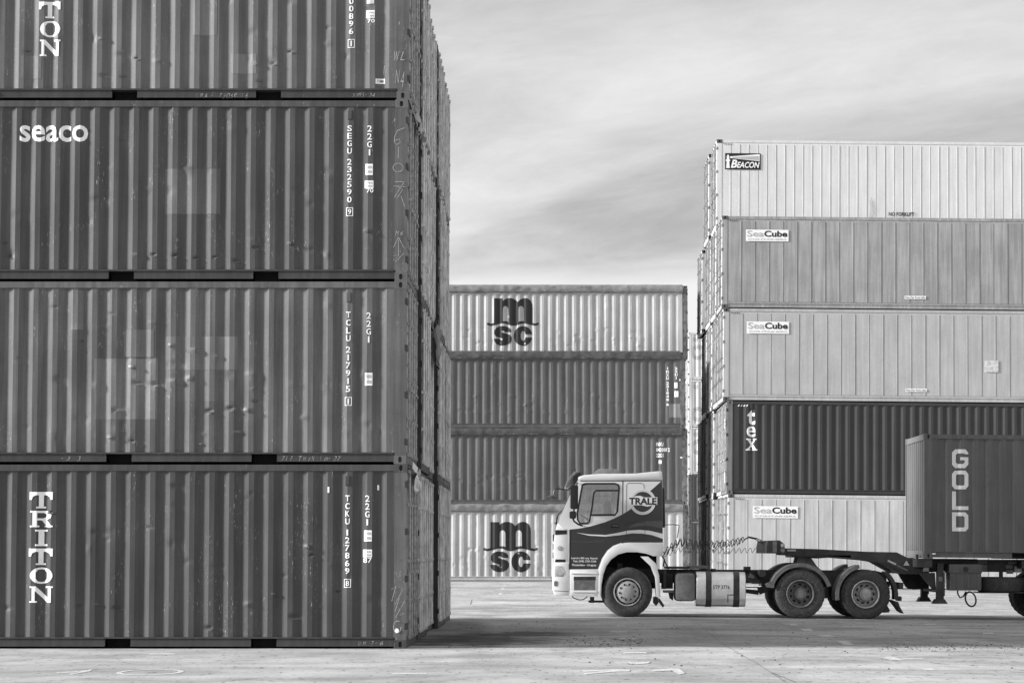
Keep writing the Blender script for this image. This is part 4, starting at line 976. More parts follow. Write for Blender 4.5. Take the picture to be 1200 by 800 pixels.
tbox('back_wall', 771.5, 563.8, 775, 651, Y0 + .051, Y1 - .051, M_TWHITE)
tprism('cab_floor', [(667.5, 640), (771, 640), (771, 645.5), (667.5, 645.5)], Y0 + .051, Y1 - .051, M_TBLACK)
tprism('dashboard', [(656, 606), (668, 604), (675, 607), (676, 622), (668, 639), (660, 639)], Y0 + .06, Y1 - .06, M_SEAT)
# windscreen and front
ws = TP([(652.6, 612), (675.8, 561)]); mb = MB(); mb.add([(ws[0][0] - .01, Y0 + .06, ws[0][1]), (ws[0][0] - .01, Y1 - .06, ws[0][1]), (ws[1][0] - .01, Y1 - .06, ws[1][1]), (ws[1][0] - .01, Y0 + .06, ws[1][1])], [(0, 1, 2, 3)]); obj('windscreen', mb, M_GLASS, TRUCK)
fp = tprism('front_panel', [(653, 612.8), (666.8, 620.4), (666.8, 663.5), (649.6, 663.5), (648.6, 650), (648.6, 636), (650, 624)], Y0 + .012, Y1 - .012, M_TWHITE, None, .02)
bumper = tprism('bumper', [(648.6, 659), (666.8, 659), (667.6, 697.6), (650.2, 697.2), (647.8, 690), (647.4, 672)], Y0 - .008, Y1 + .008, M_TWHITE, None, .03)
decal('grille_slot', [[(650.4, 621), (664, 621.4), (664, 626), (649.8, 626.8)]], M_TBLACK, fp, Y0 + .012); decal('lamp_gap', [[(651, 655.2), (662.6, 655.4), (662.6, 658.6), (650, 658.6)]], M_TBLACK, fp, Y0 + .012)
for z0_, z1_ in ((626, 634), (637, 644), (647, 654)):
    mb = MB(); a = T(648.6, z0_); b = T(648.6, z1_); mb.box(a[0] - .02, a[0] + .02, Y0 + .35, Y1 - .35, b[1], a[1]); obj('grille_slat', mb.mesh('grille_slat', None, .008), M_TBLACK, fp)
c0 = T(655.8, 642.4); mb = MB(); mb.lathe_y([(.001, Y0 + .004), (.045, Y0 + .004), (.045, Y0 + .02)], c0[0], c0[1], 16); e = obj('emblem', mb, M_TBLACK, fp)
mb = MB(); mb.lathe_y([(.022, Y0 + .001), (.034, Y0 + .001), (.034, Y0 + .01)], c0[0], c0[1], 16); mb.box(c0[0] - .006, c0[0] + .006, Y0 + .0, Y0 + .01, c0[1] - .02, c0[1] + .02); obj('emblem_ring', mb, M_TWHITE, e)
for yy in (0, 1):
    ya = Y0 - .012 if yy == 0 else Y1 - .4; hl = tprism('headlight', [(650, 664), (652, 662.6), (659, 663), (660.6, 666), (660.6, 675.6), (650, 675.4)], ya, ya + .42, M_LENS, bumper, .01)
    mb = MB(); a = T(656.5, 670); mb.lathe_y([(.001, ya - .006), (.07, ya - .006), (.085, ya - .001), (.085, ya + .01)], a[0], a[1], 16); obj('reflector', mb, M_ALU, hl)
    tprism('fog_light', rr_pts(649.4, 680.4, 653.6, 686.6, 1.6), ya, ya + .3, M_DUST, bumper)
decal('bumper_seam', [[(649, 691.4), (666.5, 692.4), (666.5, 692.9), (649, 691.9)]], M_TBLACK, bumper, Y0 - .008)
# door, livery, window
ribbon('door_seam', [(728.7, 564), (728.9, 602), (729.3, 647)], .018, M_TBLACK, cab); ribbon('door_seam', [(667.6, 621), (667.8, 667)], .03, M_TBLACK, cab, off=.0045)
ribbon('roof_seam', [(679, 563.9), (774.6, 563.8)], .014, M_TBLACK, cab)
livery = decal('livery', [[(667.3, 620.4), (676, 619.6), (686, 618), (697, 615.3), (708.7, 611.8), (718, 608), (727, 603.6), (734, 599.6), (740, 595.4), (748, 588), (757, 579), (773.6, 564.3), (774.5, 564.3), (775.5, 610), (776.1, 635.6), (736, 635.6), (726, 636.4), (718, 639.4), (711, 645), (705, 654), (700.4, 666.6), (667.4, 666.9)]], M_TDARK, cab)
decal('livery', [[(y_[0], y_[1]) for y_ in ((734, 618.6), (745, 613), (757, 610.8), (775.5, 610.4), (775.7, 619.4), (762, 616.6), (750, 616.2))]], M_TMID, livery, off=.0048)
decal('swoosh', [[(674.5, 624.1), (690, 626.2), (709, 626.8), (722, 624.6), (735, 621.8), (748, 620.9), (760, 621.8), (775.8, 625.4), (776, 631.3), (764, 627.2), (752, 625.2), (740, 624.9), (725, 627.2), (709, 628.7), (690, 627.6)]], M_TWHITE, livery, off=.005)
decal('panel_edge', [[(669, 634.0), (690, 634.6), (708, 633.6), (708, 634.3), (690, 635.4), (669, 634.8)]], M_TMID, livery, off=.005)
ribbon('locker_seam', rr_pts(733.4, 612.4, 755, 632.6, 1.2, 2), .008, M_TBLACK, cab, off=.006, closed=True)
ribbon('panel_seam', [(733, 601), (733, 569), (735, 566.4), (750.5, 566.4), (753.5, 568.4), (754, 575)], .012, M_DUST, cab, off=.0025)
def circ(cx, cy, r, n=28): return [(cx + r * math.cos(2 * math.pi * i / n), cy + r * math.sin(2 * math.pi * i / n)) for i in range(n)]
em = decal('round_emblem', [circ(752.2, 588.2, 15.2), circ(752.2, 588.2, 11.9)], M_TWHITE, cab, off=.0065)
decal('emblem_disc', [circ(752.2, 588.2, 11.8)], M_TDARK, em, off=.0055)
decal('emblem_wave', [[(741.4, 583.4), (744, 581.4), (749, 581), (754, 583), (763, 583.2), (763.6, 592.4), (758, 593.8), (752, 592.6), (747, 591), (741.2, 591.2)]], M_TWHITE, em, off=.0075)
decal('emblem_plate', [[(735.6, 583.4), (769.2, 582.8), (769.2, 591.8), (735.6, 592.4)]], M_TWHITE, em, off=.009)
ribbon('emblem_ring', circ(752.2, 588.2, 13.2, 40), .006, M_GREYINK, em, off=.008, closed=True)
a = T(736.2, 591.3); b = T(768.3, 583.6); lettering('lettering', em, [fit(glyph('TRALE', .035), (a[0], b[0], a[1], b[1]))], M_DARKINK, y=.03, off=.0105)
for txt, (x0, y0, x1, y1) in (('Leandro 865 esq. Rapetti', (669.3, 652.8, 699.9, 655.4)), ('Tels: (598) 2924 3340', (671.2, 656.4, 698.4, 659.2)), ('Montevideo - Uruguay', (670.3, 660.7, 698.6, 663.6))):
    a = T(x0, y1); b = T(x1, y0); lettering('lettering', livery, [fit(glyph(txt, .015), (a[0], b[0], a[1], b[1]))], M_WHITEINK, y=.03, off=.006)
hd = tprism('door_handle', [(715.6, 613.8), (724.6, 613.6), (724.8, 618.2), (715.8, 618.4)], .012, .036, M_TBLACK, cab, .004); tbox('handle_bar', 716.8, 615.6, 724, 616.8, .006, .013, M_DUST, hd)
tbox('marker_lamp', 747.4, 636.8, 753.4, 639.2, .020, .036, M_TBLACK, cab)
pane = obj('window_glass', plate_mesh('window_glass', [TP(win)], Y0 + .022, Y0 + .027), M_GLASS, cab); obj('window_glass', plate_mesh('window_glass', [TP(win)], Y1 - .03, Y1 - .026), M_GLASS, TRUCK)
ribbon('window_frame', win, .038, M_TBLACK, cab, off=.006, closed=True)
ribbon('window_frame', [(690.2, 611), (693, 595), (694.4, 582), (695.4, 577), (698, 575.1), (723.8, 575)], .034, M_TBLACK, cab, off=.007)
tprism('seat', [(706, 590), (710, 586), (715, 588), (719, 634), (694, 634), (694, 624), (708, 622)], .35, .9, M_SEAT, None, .02); tprism('seat', [(706, 590), (710, 586), (715, 588), (719, 634), (694, 634), (694, 624), (708, 622)], 1.55, 2.1, M_SEAT, None, .02)
mb = MB(); cw = T(685, 606); ax = Vector((.55, 0, .83)); pth = []
for i in range(25):
    q = 2 * math.pi * i / 24; u_ = Vector((0, 1, 0)); v_ = ax.cross(u_); pth.append(Vector((cw[0], .62, cw[1])) + (u_ * math.cos(q) + v_ * math.sin(q)) * .22)
mb.tube(pth, .014, 6); obj('steering_wheel', mb.mesh('steering_wheel', 60), M_TBLACK, TRUCK)
# wheel arch, steps
arch_out = [(776.2, 636.2), (736, 636.2), (726, 637.2), (719, 640), (712, 646), (706, 655), (702, 666)]
tprism('wheel_arch', arch_out + [(701.4, 668), (701.2, 698), (704.4, 698), (704.8, 685), (706.8, 673), (710.3, 663), (715.8, 655.5), (724.2, 649.6), (734, 647), (746, 647), (757, 648.8), (765, 651.6), (776.6, 651.6)], Y0 - .022, Y0 + .03, M_TWHITE, None, .01)
tprism('rear_mudguard', [(750, 651.9), (759, 652), (768, 660), (772, 674), (773.8, 699), (769, 699), (767.2, 676), (762, 663)], Y0 - .005, Y0 + .45, M_TWHITE, None, .006)
tprism('mud_flap', [(766.5, 699.2), (770.5, 699.2), (772, 705), (769, 709.6), (766, 706)], .06, .5, M_TBLACK); tprism('mud_flap', [(771, 700), (773, 701), (778.6, 709), (776.6, 711.4), (772.4, 706)], .06, .12, M_TBLACK)
st = tprism('step_box', [(667.4, 667.2), (700.8, 667.2), (701, 698.2), (695, 698.2), (693, 697.6), (672, 697.4), (668, 697)], Y0 - .016, Y0 + .028, M_TWHITE, None, .006)
tbox('step_tread', 672.2, 675.2, 698, 679.8, Y0 - .019, Y0 - .013, M_CHASSIS, st); tbox('step_panel', 672.6, 680, 697.4, 691.2, Y0 - .019, Y0 - .013, M_DUST, st); tbox('step_edge', 669, 671.0, 699.4, 672.0, Y0 - .03, Y0 - .013, M_TWHITE, st); tbox('step_edge', 671, 692.2, 698.8, 693.6, Y0 - .03, Y0 - .013, M_TWHITE, st)
mb = MB(); mb.tube([(*T(670.5, 698.0),) and (T(670.5, 698)[0], .05, T(670.5, 698)[1])] + [(T(a, b)[0], .05, T(a, b)[1]) for a, b in ((673, 700.6), (679, 702.4), (684, 702), (688.6, 698.4))], .011, 6); obj('step_hoop', mb.mesh('step_hoop', 60), M_TBLACK, TRUCK)
tbox('front_bracket', 691.8, 699.2, 696.6, 706, .1, .4, M_CHASSIS); tbox('tie_rod', 690, 703.4, 715, 706, .35, .41, M_CHASSIS)
mb = MB(); n = 14; inn = TP(arch_in); 
for i in range(len(inn) - 1): mb.add([(inn[i][0], Y0 + .051, inn[i][1]), (inn[i + 1][0], Y0 + .051, inn[i + 1][1]), (inn[i + 1][0], .85, inn[i + 1][1]), (inn[i][0], .85, inn[i][1])], [(0, 1, 2, 3)])
obj('arch_liner', mb, M_TBLACK, TRUCK); tbox('arch_back', 704.6, 646.9, 771, 690, .85, .88, M_HOLE); tbox('spring_hanger', 724, 660, 730, 668, .5, .7, M_CHASSIS); tbox('engine', 690, 646.5, 768, 690, .95, 1.55, M_CHASSIS)
# roof hatch, visor, mirrors, wiper
tprism('roof_hatch', [(692.6, 555.2), (695.5, 553), (700.5, 549), (706, 548.4), (723.6, 549.2), (725.4, 551.6), (727.4, 555.2)], .55, 1.95, M_DUST, None, .012)
vis = tprism('sun_visor', [(660.8, 570.2), (662.6, 565.5), (668.6, 556.6), (672.4, 552.4), (675.6, 553), (676.4, 556), (671, 561), (665.6, 570.6), (663, 572)], .08, 2.4, M_DUST, None, .01)
tprism('visor_bracket', [(671, 558), (677.8, 553.6), (680.4, 555.4), (673, 568.6), (670, 567)], .03, .08, M_TBLACK, vis)
mm = tprism('mirror', rr_pts(667.4, 569.0, 676.4, 596.8, 2.2), -.24, -.06, M_TBLACK, None, .02); tprism('mirror', rr_pts(666.6, 599.4, 674.4, 608, 1.8), -.22, -.06, M_TBLACK, None, .02)
mb = MB(); pm = lambda a, b, y=-.12: (T(a, b)[0], y, T(a, b)[1])
mb.tube([pm(676, 566.5, .02), pm(675, 566.5, -.1), pm(674, 575)], .016, 6); mb.tube([pm(672, 596), pm(671.5, 600)], .018, 6); mb.tube([pm(670, 606), pm(672, 611), pm(677, 614.6), pm(681.5, 616, .02)], .02, 6); obj('mirror_arm', mb.mesh('mirror_arm', 60), M_TBLACK, mm)
fm = MB(); fm.tube([pm(668, 571, .25), pm(665, 574, .22), pm(658, 573.4, .2), pm(651, 572.2, .2), pm(648.6, 574, .2), pm(648, 579, .2)], .017, 6); fmo = obj('front_mirror_arm', fm.mesh('front_mirror_arm', 60), M_TBLACK, TRUCK)
mb = MB(); ce = Vector(pm(646.4, 583.8, .2)); pts = []
nrm = Vector((-.25, -.15, -.9)).normalized(); a1 = nrm.orthogonal().normalized(); a2 = nrm.cross(a1); n = 20
for rad, dz in ((.03, -.05), (.10, -.02), (.115, .005), (.10, .012)): pts.append([ce + (a1 * math.cos(2 * math.pi * j / n) + a2 * math.sin(2 * math.pi * j / n)) * rad + nrm * dz for j in range(n)])
for i in range(3): mb.add(pts[i] + pts[i + 1], [(j, (j + 1) % n, n + (j + 1) % n, n + j) for j in range(n)])
mb.add(pts[3], [tuple(range(n))]); mb.add(pts[0], [tuple(range(n))]); obj('front_mirror', mb.mesh('front_mirror', 50), M_CHASSIS, fmo)
mb = MB(); mb.tube([pm(652, 614.5, .25), pm(650.4, 612.5, .25), pm(653, 604, .3), pm(657, 598.6, .4)], [.03, .03, .014, .008], 6); mb.tube([pm(651, 613, .25), pm(652, 611, 1.2)], .014, 6); obj('wiper', mb.mesh('wiper', 60), M_TBLACK, TRUCK)
tprism('air_intake', [(776.4, 571), (778.2, 572.6), (779.6, 612), (779.4, 618), (776.6, 618)], .3, .62, M_TBLACK, None, .01)
mb = MB(); mb.tube([pm(776, 614.6, .9), pm(790, 614.2, .9), pm(797.8, 614.8, .9), pm(797.6, 617, .9), pm(795.6, 630, .9)], .009, 5); obj('hose_stand', mb.mesh('hose_stand', 60), M_TBLACK, TRUCK)
# chassis
for yy in (.80, 1.62): 
    ch = tprism('frame_rail', [(700, 664), (776, 667.5), (1031, 669), (1044, 672), (1044, 681), (905, 683.5), (776, 683.5), (700, 680)], yy, yy + .08, M_CHASSIS)
for cx in (790, 845, 890, 960, 1036): tbox('cross_member', cx - 2, 671, cx + 2, 681, .88, 1.62, M_CHASSIS)
tbox('deck_plate', 783, 664.2, 809, 666.6, .5, 2.0, M_CHASSIS); tbox('deck_plate', 810.5, 663.2, 832, 666.2, .7, 1.9, M_DUST)
bb = obj('battery_box', plate_mesh('battery_box', [TP(rr_pts(790.8, 671, 814.6, 704, 4.2))], .06, .62, .02, 40), M_CHASSIS, TRUCK); obj('cover', plate_mesh('cover', [TP(rr_pts(791.6, 671.8, 813.8, 703.2, 4))], .05, .062, .006, 40), M_DUST, bb)
tbox('air_tank_bracket', 778, 668, 781, 690, .3, .6, M_CHASSIS); tbox('step_plate', 778, 691.6, 790, 694.2, .1, .6, M_DUST); tprism('bracket', [(784, 694), (789.6, 694), (789, 703.4), (785.6, 701)], .2, .5, M_CHASSIS); tbox('air_tank', 776.5, 672, 790, 690, .62, .79, M_CHASSIS)
def rr_yz(y0, y1, z0, z1, r, n=5):
    o = []
    for cy, cz, s0 in ((y1 - r, z0 + r, -90), (y1 - r, z1 - r, 0), (y0 + r, z1 - r, 90), (y0 + r, z0 + r, 180)):
        for i in range(n + 1):
            q = math.radians(s0 + 90 * i / n); o.append((cy + r * math.cos(q), cz + r * math.sin(q)))
    return o
ta, tb = T(815.6, 710), T(873.4, 670.2)
mb = MB(); mb.prism_yz(rr_yz(.05, .70, ta[1], tb[1], .17, 8), ta[0], tb[0]); tank = obj('fuel_tank', mb.mesh('fuel_tank', 35, .025, 3), M_ALU, TRUCK)
for a, b in ((826.6, 833.4), (858.8, 866)):
    x0, x1 = T(a, 690)[0], T(b, 690)[0]; mb = MB(); o_ = rr_yz(.040, .710, ta[1] - .010, tb[1] + .010, .178, 8); i_ = rr_yz(.0495, .7005, ta[1] - .0005, tb[1] + .0005, .17, 8); n = len(o_)
    vs_ = [(x0, *p) for p in o_] + [(x1, *p) for p in o_] + [(x0, *p) for p in i_] + [(x1, *p) for p in i_]
    mb.add(vs_, [(j, (j + 1) % n, n + (j + 1) % n, n + j) for j in range(n)] + [(j, 2 * n + j, 2 * n + (j + 1) % n, (j + 1) % n) for j in range(n)] + [(n + j, n + (j + 1) % n, 3 * n + (j + 1) % n, 3 * n + j) for j in range(n)]); obj('strap', mb.mesh('strap', 40), M_CHASSIS, tank)
mb = MB(); a = T(836.2, 669); mb.tube([(a[0], .3, a[1] - .05), (a[0], .3, a[1] + .02), (a[0], .3, a[1] + .05)], [.045, .045, .06], 12); obj('filler_cap', mb.mesh('filler_cap', 40), M_TBLACK, tank)
a = T(835, 689.8); b = T(854.4, 685.4); lettering('lettering', tank, [fit(glyph('STP 3776', .02), (a[0], b[0], a[1], b[1]))], M_DARKINK, y=.05, off=.003); tprism('tank_bracket', [(851.6, 696), (859, 696), (859, 697.4), (853, 697.4), (853, 706), (851.6, 706)], .042, .052, M_DUST, tank)
tprism('valve_block', [(874, 676), (881, 670.5), (884, 672), (892, 681), (896, 684), (884, 684), (876, 680)], .45, .8, M_CHASSIS); tprism('bracket', [(877.5, 676.5), (880.5, 671.5), (885.4, 675.6), (884, 678)], .42, .46, M_GUARD); tbox('shock_mount', 874, 664, 881.6, 667.6, .6, .8, M_CHASSIS)
mb = MB(); a = T(893.8, 672); mb.lathe_y([(.001, .3), (.07, .3), (.085, .33), (.085, .7), (.001, .7)], a[0], a[1], 16); obj('air_cylinder', mb.mesh('air_cylinder', 40), M_CHASSIS, TRUCK)
tprism('torque_rod', [(872, 690), (892, 692), (892, 697.4), (872, 694.6)], .75, .85, M_CHASSIS); tprism('leaf_spring', [(890, 689), (905, 684), (975, 680), (1044, 684), (1044, 690), (975, 688), (905, 692), (893, 697)], .62, .74, M_CHASSIS)
# wheels
TR = .517
def tyre_mesh(y0, wd, seed=0):
    n = 56; r0 = .29; mb = MB()
    prof = [(r0, y0 + .03), (r0 + .012, y0 + .006), (r0 + .05, y0 - .004), (r0 + .12, y0 - .008), (TR - .07, y0), (TR - .03, y0 + .018), (TR - .006, y0 + .04), (TR, y0 + .06), (TR, y0 + wd / 2), (TR, y0 + wd - .06), (TR - .03, y0 + wd - .018), (TR - .12, y0 + wd + .006), (r0 + .012, y0 + wd - .006), (r0, y0 + wd - .03)]
    vs_ = []; k = len(prof)
    for i, (r, y) in enumerate(prof):
        for j in range(n):
            q = 2 * math.pi * j / n; rj = r - (.012 if i in (5, 6, 7, 9) and j % 2 else 0); vs_.append((rj * math.cos(q), y, rj * math.sin(q)))
    mb.add(vs_, [(i * n + j, i * n + (j + 1) % n, ((i + 1) % k) * n + (j + 1) % n, ((i + 1) % k) * n + j) for i in range(k) for j in range(n)])
    return mb.mesh('tyre', 35)
def rim_front():
    mb = MB(); n = 40; mb.lathe_y([(.292, .03), (.285, .012), (.268, .012), (.262, .04), (.25, .10)], 0, 0, n)
    mb.lathe_y([(.25, .10), (.235, .055), (.228, .03), (.19, .012), (.12, .004), (.118, -.006), (.10, -.012), (.001, -.012)], 0, 0, n, skip=lambda i, j: i in (0, 1) and j % 4 in (0, 1)); return mb.mesh('rim', 30)
def rim_rear():
    mb = MB(); n = 40; mb.lathe_y([(.292, .02), (.286, .006), (.272, .004), (.264, .02), (.252, .09), (.235, .16), (.225, .175)], 0, 0, n)
    mb.lathe_y([(.225, .175), (.205, .175), (.17, .165), (.13, .16), (.128, .06), (.118, .045), (.085, .04), (.08, .025), (.001, .025)], 0, 0, n, skip=lambda i, j: i == 1 and j % 4 in (0, 1)); return mb.mesh('rim', 30)
def nuts(r, y, rad=.018):
    mb = MB(); pr = .03 if y > .1 else .012; rad = rad if y > .1 else .021
    for i in range(10):
        q = 2 * math.pi * (i + .5) / 10; mb.lathe_y([(.001, y - pr), (rad * .7, y - pr), (rad, y - pr * .4), (rad, y + .02)], r * math.cos(q), r * math.sin(q), 8)
    return mb.mesh('wheel_nuts')
def drum():
    mb = MB(); mb.lathe_y([(.24, .2), (.001, .2)], 0, 0, 24); return mb.mesh('brake_drum')
TY1, TY2, TY3 = tyre_mesh(.015, .27), tyre_mesh(.02, .26), tyre_mesh(.33, .26); RF, RRr, NF, NRm, DR = rim_front(), rim_rear(), nuts(.165, 0), nuts(.165, .15), drum()
def wheel(parent, x, z, y, far, dual, rear_mat, tyre_mat, rot):
    me = RRr if dual else RF; o = obj('wheel', me, rear_mat, parent); o.location = (x, y, z); o.rotation_euler = (0, rot, math.pi if far else 0)
    ty = obj('tyre', TY2 if dual else TY1, tyre_mat, o)
    if dual: obj('tyre', TY3, M_TYRE, o)
    obj('wheel_nuts', NRm if dual else NF, M_BLACK if not dual else M_RIMD, o); obj('brake_drum', DR, M_HOLE, o)
    return o
for far in (0, 1):
    yw = .0 if not far else 2.5
    wheel(TRUCK, 0, TR - .004, yw, far, False, M_RIM, M_TYRE, .22); x1 = T(936.8, 695)[0]; x2 = T(1013, 695)[0]
    wheel(TRUCK, x1, TR - .004, yw, far, True, M_RIMD, M_TYREM, .5); wheel(TRUCK, x2, TR - .004, yw, far, True, M_RIMLIP, M_TYRE, .1)
for x in (0, T(936.8, 0)[0], T(1013, 0)[0]):
    mb = MB(); mb.tube([(x, .3, TR - .03), (x, 2.2, TR - .03)], .07, 8); mb.lathe_y([(.001, 1.0), (.16, 1.05), (.19, 1.25), (.16, 1.45), (.001, 1.5)], x, TR - .03, 14); obj('axle', mb.mesh('axle', 50), M_CHASSIS, TRUCK)
def guard(cx, cy, r, a0, a1, y0, y1, mat, th=.03, lip=True):
    c0 = T(cx, cy); mb = MB(); n = 18; R_ = r / S; o = []; i_ = []
    for k in range(n + 1):
        q = math.radians(a0 + (a1 - a0) * k / n); o.append((c0[0] + R_ * math.cos(q), c0[1] + R_ * math.sin(q))); i_.append((c0[0] + (R_ - th) * math.cos(q), c0[1] + (R_ - th) * math.sin(q)))
    me = plate_mesh('mudguard', [o + i_[::-1]], y0, y1, 0, None)
    go = obj('mudguard', me, mat, TRUCK)
    if lip:
        i2 = [(c0[0] + (R_ - .075) * math.cos(math.radians(a0 + (a1 - a0) * k / n)), c0[1] + (R_ - .075) * math.sin(math.radians(a0 + (a1 - a0) * k / n))) for k in range(n + 1)]
        o2 = [(c0[0] + (R_ + .004) * math.cos(math.radians(a0 + (a1 - a0) * k / n)), c0[1] + (R_ + .004) * math.sin(math.radians(a0 + (a1 - a0) * k / n))) for k in range(n + 1)]
        obj('lip', plate_mesh('lip', [o2 + i2[::-1]], y0 - .03, y0 - .001, 0, None), mat, go)
    return go
for (ya, yb) in ((.03, .66), (1.84, 2.47)):
    g1 = guard(936.8, 697, 37.2, 18, 166, ya, yb, M_GUARD); g2 = guard(1014, 697, 36.4, 104, 190, ya, yb, M_GUARD); g3 = guard(1014, 697, 36.6, -8, 50, ya, yb, M_CHASSIS)
    tprism('mud_flap', [(1043, 702), (1051.5, 705), (1053, 710), (1057.8, 718.4), (1054, 716), (1049, 709)], ya + .02, yb - .05, M_TBLACK); tprism('mud_flap', [(1036, 712), (1039, 711), (1041, 717), (1034, 717.4)], ya + .02, yb - .05, M_TBLACK)
    tprism('tail_light', [(1052, 682), (1057.4, 682.6), (1057.2, 689.6), (1052, 689)], ya + .05, yb - .1, M_CHASSIS); tbox('tail_bracket', 1052.4, 698.6, 1056, 703.8, ya + .1, yb - .1, M_CHASSIS)
    tprism('guard_end', [(896.6, 683), (904, 680), (906.4, 683.5), (906, 688.6), (897, 687.6)], ya - .032, ya - .003, M_GUARD, g1) if ya < 1 else None
fw = tprism('fifth_wheel', [(927.2, 646.8), (937, 645.6), (975, 649.6), (975.6, 653.4), (962, 654.4), (946, 653), (928, 649.8)], .75, 1.75, M_CHASSIS); 
for yy in (.85, 1.55): tprism('pedestal', [(940, 652), (955, 654), (962, 664), (968, 669), (935, 669), (938, 660)], yy, yy + .1, M_GUARD, fw)
# coiled air lines between cab and trailer
def coil(name, pts, rad, turns, y, wire, mat, ph=0):
    P = [Vector((T(*p)[0], y, T(*p)[1])) for p in pts]; seg = [0]
    for a, b in zip(P[:-1], P[1:]): seg.append(seg[-1] + (b - a).length)
    tot = seg[-1]; path = []; N_ = int(turns * 12)
    for i in range(N_ + 1):
        d = tot * i / N_; k = max(j for j in range(len(seg) - 1) if seg[j] <= d + 1e-9) if d < tot else len(seg) - 2
        u_ = (d - seg[k]) / (seg[k + 1] - seg[k]); c_ = P[k].lerp(P[k + 1], u_); q = 2 * math.pi * turns * i / N_ + ph; e_ = min(1, i / 10, (N_ - i) / 10)
        path.append(c_ + Vector((.012 * math.sin(q), rad * e_ * math.cos(q), rad * e_ * math.sin(q))))
    mb = MB(); mb.tube(path, wire, 5); return obj(name, mb.mesh(name, 60), mat, TRUCK)
coil('air_hose', [(777.5, 649), (783, 645), (790, 639), (797, 634.5), (806, 635), (815, 637), (835, 638), (860, 636), (872, 633), (878, 631)], .072, 17, .95, .008, M_TBLACK)
coil('air_hose', [(777.5, 651), (786, 646), (794, 640), (800, 636), (812, 640), (832, 640), (858, 638), (871, 634.5), (879, 631)], .066, 16, 1.15, .008, M_TBLACK, 2.0)
coil('electric_cable', [(779, 652), (800, 644), (824, 645.5), (850, 645.5), (880, 645), (897, 644.5)], .05, 18, 1.3, .006, M_DUST, 1.0)
mb = MB(); mb.tube([pm(878, 631, .95), pm(880.5, 628.4, .95), pm(884, 629.2, .95), pm(890, 630.4, .95), pm(896, 633, 1.0), pm(898, 637, 1.1)], .011, 6); mb.tube([pm(879, 631, 1.15), pm(882, 629.6, 1.15), pm(890, 631.4, 1.15), pm(897, 636, 1.15)], .011, 6); obj('hose_tail', mb.mesh('hose_tail', 60), M_TBLACK, TRUCK)
mb = MB(); mb.tube([pm(776, 640, .9), pm(777, 648, .9), pm(782, 660, .9), pm(786, 667, .9)], .014, 6); mb.tube([pm(776, 650, .8), pm(780, 655, .8), pm(779, 664, .8)], .016, 6); obj('hose_tail', mb.mesh('hose_tail', 60), M_TBLACK, TRUCK)

# ------------------------------------------------------------------ skeletal semi-trailer
xo = T(1081.3, 700)[0]; TR_ORG = TRUCK.matrix_world
tx0 = T(897, 700)[0]
TRL = thing('semi_trailer', 'dark skeletal semi-trailer with cranked neck coupled to the tractor truck', 'trailer', TRUCK.location + Vector((0, 0, 0)), None, (0, TT, 0))
def rprism(name, pts, y0, y1, mat=None, parent=None, bevel=0.0): return obj(name, plate_mesh(name, [TP(pts)], y0, y1, bevel, 40 if bevel else None), mat or M_TRAILER, parent or TRL)
def rbox(name, a, b, c_, d, y0, y1, mat=None, parent=None, bevel=0.0): return rprism(name, [(a, b), (c_, b), (c_, d), (a, d)], y0, y1, mat, parent, bevel)
neck = [(919, 642.2), (960, 643.2), (1020, 646.4), (1054.5, 647), (1068, 654), (1076, 654.6), (1150, 655), (1150, 668), (1086, 671), (1057.5, 670.6), (1032, 656.8), (1020, 655), (985, 652.2), (919, 649)]
for yy in (.62, 1.72):
    nb = rprism('main_beam', neck, yy, yy + .14); rprism('beam_flange', [(919, 649), (985, 652.4), (1020, 655.2), (1032, 657), (1057, 670.8), (1086, 671.4), (1086, 673), (1056, 672.4), (1031, 658.6), (1019, 656.8), (985, 654), (919, 650.4)], yy - .04, yy + .18, None, nb)
    rprism('main_beam', [(1150, 656), (1560, 656), (1560, 676), (1150, 670)], yy + .001, yy + .139)
bo = rprism('front_bolster', [(899, 633.4), (913, 633), (918.5, 637.5), (919.6, 648.4), (897.2, 648.4), (897.6, 640)], .12, 2.38); rbox('connector_plate', 905, 634.4, 909.6, 647, .105, .121, M_DUST, bo); rbox('connector_plate', 914.4, 637, 917.6, 641, .105, .121, M_REFLECT, bo)
mb = MB(); a = T(916.4, 644.6); mb.lathe_y([(.001, .10), (.045, .10), (.045, .122)], a[0], a[1], 14); obj('lamp', mb, M_DUST, bo)
rbox('reflector', 925, 643.8, 935, 645.8, .612, .621, M_REFLECT, nb); rprism('reflector', [(1044.4, 655.8), (1054, 660.4), (1053, 662.4), (1043.4, 657.8)], .612, .621, M_REFLECT, nb); rprism('reflector', [(1054.4, 661.4), (1067.6, 667.8), (1067, 669.4), (1053.6, 662.8)], .612, .621, M_DUST, nb); rprism('triangle_plate', [(1066, 656.8), (1069.6, 662.8), (1062.2, 662.6)], .612, .621, M_REFLECT, nb)
rbox('king_pin_plate', 930, 650.6, 1000, 653.2, .62, 1.86)
rbox('container_bolster', 1073.4, 655.2, 1091, 664.4, .06, 2.44); rbox('twist_lock', 1083, 653.6, 1088, 656.2, .1, .22, M_DUST); rbox('side_lamp', 1081, 665, 1087, 669.4, .05, .14, M_DUST); rbox('twist_lock', 1076.5, 649.5, 1079, 655, .5, .6, M_TRAILER)
rprism('leg_brace', [(1067, 671.4), (1097, 671), (1098, 692), (1086, 692.5), (1078, 690)], 1.95, 2.05); rprism('leg_brace', [(1079, 671.4), (1097, 671), (1098, 690), (1094, 690)], .35, .45)
